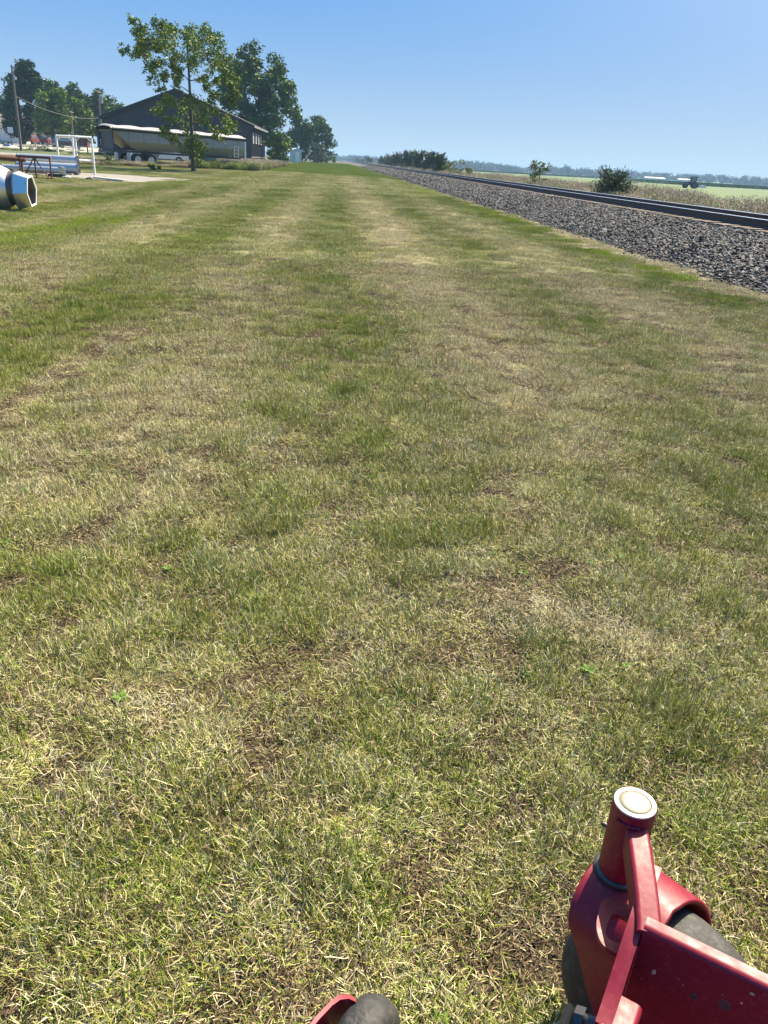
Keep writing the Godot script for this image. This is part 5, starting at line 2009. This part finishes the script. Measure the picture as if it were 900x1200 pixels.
	for q in [[0.098, 0.425, 0.0035, 0.0065], [0.222, 0.478, 0.004, 0.003], [0.215, 0.452, 0.0022, 0.003], [0.132, 0.437, 0.0012, 0.001], [0.14, 0.43, 0.0016, 0.001], [0.085, 0.40, 0.0013, 0.0012], [0.19, 0.45, 0.001, 0.001], [0.11, 0.47, 0.0009, 0.0008]]:
		g = Geo.new()
		var ring := PackedVector3Array()
		for k in 9:
			var a := TAU * k / 9
			var e := rnd(0.6, 1.1)
			ring.push_back(Vector3(q[0] + cos(a) * q[2] * e, q[1] + sin(a) * q[3] * e, 0.1871))
		g.fan(ring, false)
		part(cross, "paint_chip", g, M.mower_chip, 0.0)
	# tie-down loop: flat lug with an oblong hole beside the gusset
	g = Geo.new()
	rings = []
	var inner := []
	var N := 40
	for layer in 2:
		var y := 0.418 + 0.008 * layer
		var ro := PackedVector3Array()
		var ri := PackedVector3Array()
		for k in N:
			var a := TAU * k / N
			var ex := signf(cos(a)) * pow(absf(cos(a)), 0.62)
			var ez := signf(sin(a)) * pow(absf(sin(a)), 0.75)
			var taper := 1.0 - 0.28 * sin(a)
			ro.push_back(Vector3(0.036 + ex * 0.037 * taper, y, 0.140 + ez * 0.048))
			ri.push_back(Vector3(0.032 + ex * 0.0155, y, 0.145 + ez * 0.026))
		rings.append(ro); inner.append(ri)
	g.loft([inner[0], rings[0], rings[1], inner[1], inner[0]], true, false)
	var lugo := part(t, "tie_down_loop", g, red, 35.0)
	lugo.rotation.y = 0.0
	# caster fork: bent plate over the wheel
	var fork := Node3D.new()
	fork.name = "caster"
	t.add_child(fork)
	# caster frame: x along the wheel plane, z along the axle towards the rear of the machine
	var ax := Vector3(-0.3, 0, 0.954)
	var tx := Vector3(0.954, 0, 0.3)
	fork.transform = Transform3D(Basis(tx, Vector3.UP, ax), Vector3(0.0878, 0, 0.0276))
	var u := []   # [a, h, t0, t1, normal a, normal h]; t counts from the wheel centre, 0.092 behind the pivot
	u.append([0.099, 0.130, 0.018, 0.078, 1.0, 0.0])
	u.append([0.099, 0.142, 0.0, 0.088, 1.0, 0.0])
	u.append([0.099, 0.170, -0.030, 0.090, 1.0, 0.0])
	u.append([0.099, 0.22, -0.060, 0.066, 1.0, 0.0])
	u.append([0.099, 0.27, -0.082, 0.050, 1.0, 0.0])
	u.append([0.099, 0.31, -0.106, 0.048, 1.0, 0.0])
	for k in 10:
		var a := PI / 2 * k / 10.0
		u.append([0.099 * cos(a), 0.318 + 0.0705 * sin(a), -0.112 - 0.020 * sin(a), 0.046 - 0.03 * sin(a), cos(a), sin(a)])
	u.append([0.0, 0.3885, -0.133, 0.014, 0.0, 1.0])
	var m := u.size()
	for i in range(m - 2, -1, -1):
		var q: Array = u[i]
		u.append([-q[0], q[1], q[2], q[3], -q[4], q[5]])
	rings = []
	for q: Array in u:
		var ring := PackedVector3Array()
		var th := 0.0055
		var nn := Vector3(0, q[5], q[4])
		var c := Vector3(0, q[1], q[0])
		var e := 0.003
		for w: Array in [[q[2], -th + e], [q[2], th - e], [q[2] + e, th], [q[3] - e, th], [q[3], th - e], [q[3], -th + e], [q[3] - e, -th], [q[2] + e, -th]]:
			ring.push_back(c + Vector3(w[0], 0, 0) + nn * w[1])
		rings.append(ring)
	g = Geo.new()
	g.loft(rings)
	part(fork, "fork", g, red, 50.0)
	# tyre
	g = Geo.new()
	var tp := []
	for k in 25:
		var a := PI * (k / 24.0)
		# squarish section, crowned tread
		var cx := -cos(a)
		var sx := sin(a)
		var px := signf(cx) * pow(absf(cx), 0.55) * 0.077
		tp.append(Vector2(0.095 + 0.088 * pow(sx, 0.5), px))
	g.lathe(Vector3(0.042, 0.18, 0), Vector3(0, 0, 1), tp, 64)
	var tyre := part(fork, "tyre", g, M.tyre)
	g = Geo.new()
	g.lathe(Vector3(0.042, 0.18, 0), Vector3(0, 0, 1), [Vector2(0.018, -0.08), Vector2(0.03, -0.078), Vector2(0.04, -0.05), Vector2(0.07, -0.05), Vector2(0.084, -0.072), Vector2(0.09, -0.074), Vector2(0.09, 0.074), Vector2(0.084, 0.072), Vector2(0.07, 0.05), Vector2(0.04, 0.05), Vector2(0.03, 0.078), Vector2(0.018, 0.08)], 40)
	part(fork, "rim", g, red)
	g = Geo.new()
	g.tube([Vector3(0.042, 0.18, -0.12), Vector3(0.042, 0.18, 0.12)], [0.009, 0.009], 16)
	for s: int in [-1, 1]:
		var hx := PackedVector3Array()
		var hy := PackedVector3Array()
		for k in 6:
			hx.push_back(Vector3(0.042 + cos(TAU * k / 6) * 0.016, 0.18 + sin(TAU * k / 6) * 0.016, s * 0.105))
			hy.push_back(Vector3(0.042 + cos(TAU * k / 6) * 0.016, 0.18 + sin(TAU * k / 6) * 0.016, s * 0.119))
		g.loft([hx, hy])
	part(fork, "axle_bolt", g, M.mower_dark, 30.0)
	# deck lift link and its bolt, dark metal, outside the rail
	g = Geo.new()
	g.tube([Vector3(0.056, 0.365, 0.262), Vector3(0.018, 0.350, 0.262)], [0.0095, 0.0095], 18)
	var hb0 := PackedVector3Array()
	var hb1 := PackedVector3Array()
	var hb2 := PackedVector3Array()
	for k in 6:
		var a := TAU * k / 6 + 0.2
		hb0.push_back(Vector3(0.026, 0.353 + sin(a) * 0.017, 0.262 + cos(a) * 0.017))
		hb1.push_back(Vector3(0.012, 0.348 + sin(a) * 0.017, 0.262 + cos(a) * 0.017))
		hb2.push_back(Vector3(0.010, 0.347 + sin(a) * 0.013, 0.262 + cos(a) * 0.013))
	g.loft([hb0, hb1, hb2])
	part(t, "link_bolt", g, M.mower_dark, 30.0)
	g = Geo.new()
	rings = []
	for q in [[0.262, 0.352, 1.0], [0.30, 0.335, 1.0], [0.36, 0.30, 0.9]]:
		var ring := PackedVector3Array()
		for k in 12:
			var a := TAU * k / 12
			ring.push_back(Vector3(0.004 + cos(a) * 0.008 * q[2], q[1] + sin(a) * 0.02 * q[2], q[0]))
		rings.append(ring)
	g.loft(rings)
	part(t, "lift_link", g, M.mower_dark)
	# anti-scalp wheel on the deck corner with its hood
	var sw := Vector3(-0.300, 0.0, 0.352)
	g = Geo.new()
	tp = []
	for k in 25:
		var a := PI * (k / 24.0)
		tp.append(Vector2(0.04 + 0.055 * pow(sin(a), 0.62), -cos(a) * 0.042))
	g.lathe(sw + Vector3(0, 0.096, 0), Vector3(1, 0, 0), tp, 48)
	part(t, "anti_scalp_wheel", g, M.tyre)
	g = Geo.new()
	rings = []
	for q in [[-0.085, 0.16, 0.186], [-0.074, 0.08, 0.186], [-0.069, 0.03, 0.186], [-0.064, 0.0, 0.186], [-0.058, -0.016, 0.186], [-0.047, -0.026, 0.185], [-0.034, -0.029, 0.183]]:
		var x: float = sw.x + q[0]
		var z: float = sw.z + q[1]
		var outw := Vector3(-0.02, 0, -0.01)
		var ring := PackedVector3Array([Vector3(x, q[2], z), Vector3(x + 0.006, q[2] - 0.002, z + 0.004), Vector3(x + 0.004, 0.07, z + 0.006) + outw, Vector3(x - 0.003, 0.07, z) + outw])
		rings.append(ring)
	g.loft(rings)
	part(t, "wheel_hood", g, M.mower_red_bright, 50.0)
	g = Geo.new()
	g.tube([sw + Vector3(-0.10, 0.103, 0), sw + Vector3(0.06, 0.103, 0)], [0.008, 0.008], 12)
	part(t, "wheel_bolt", g, M.mower_dark)
	# cutting deck and foot board, mostly under and behind the viewer
	g = Geo.new()
	rings = []
	for q in [[0.10, 1.0], [0.19, 1.0], [0.205, 0.985], [0.21, 0.95]]:
		var ring := PackedVector3Array()
		for k in 40:
			var a := TAU * k / 40
			var ex: float = signf(cos(a)) * pow(absf(cos(a)), 0.5) * 0.78 * q[1]
			var ez: float = signf(sin(a)) * pow(absf(sin(a)), 0.5) * 0.27 * q[1]
			ring.push_back(Vector3(0.47 + ex, q[0], 0.76 + ez))
		rings.append(ring)
	g.loft(rings)
	part(t, "cutting_deck", g, M.mower_red_bright)
	g = Geo.new()
	g.box(Vector3(0.12, 0.42, 0.42), Vector3(0.89, 0.43, 0.95))
	part(t, "foot_board", g, M.mower_dark, 0.0)
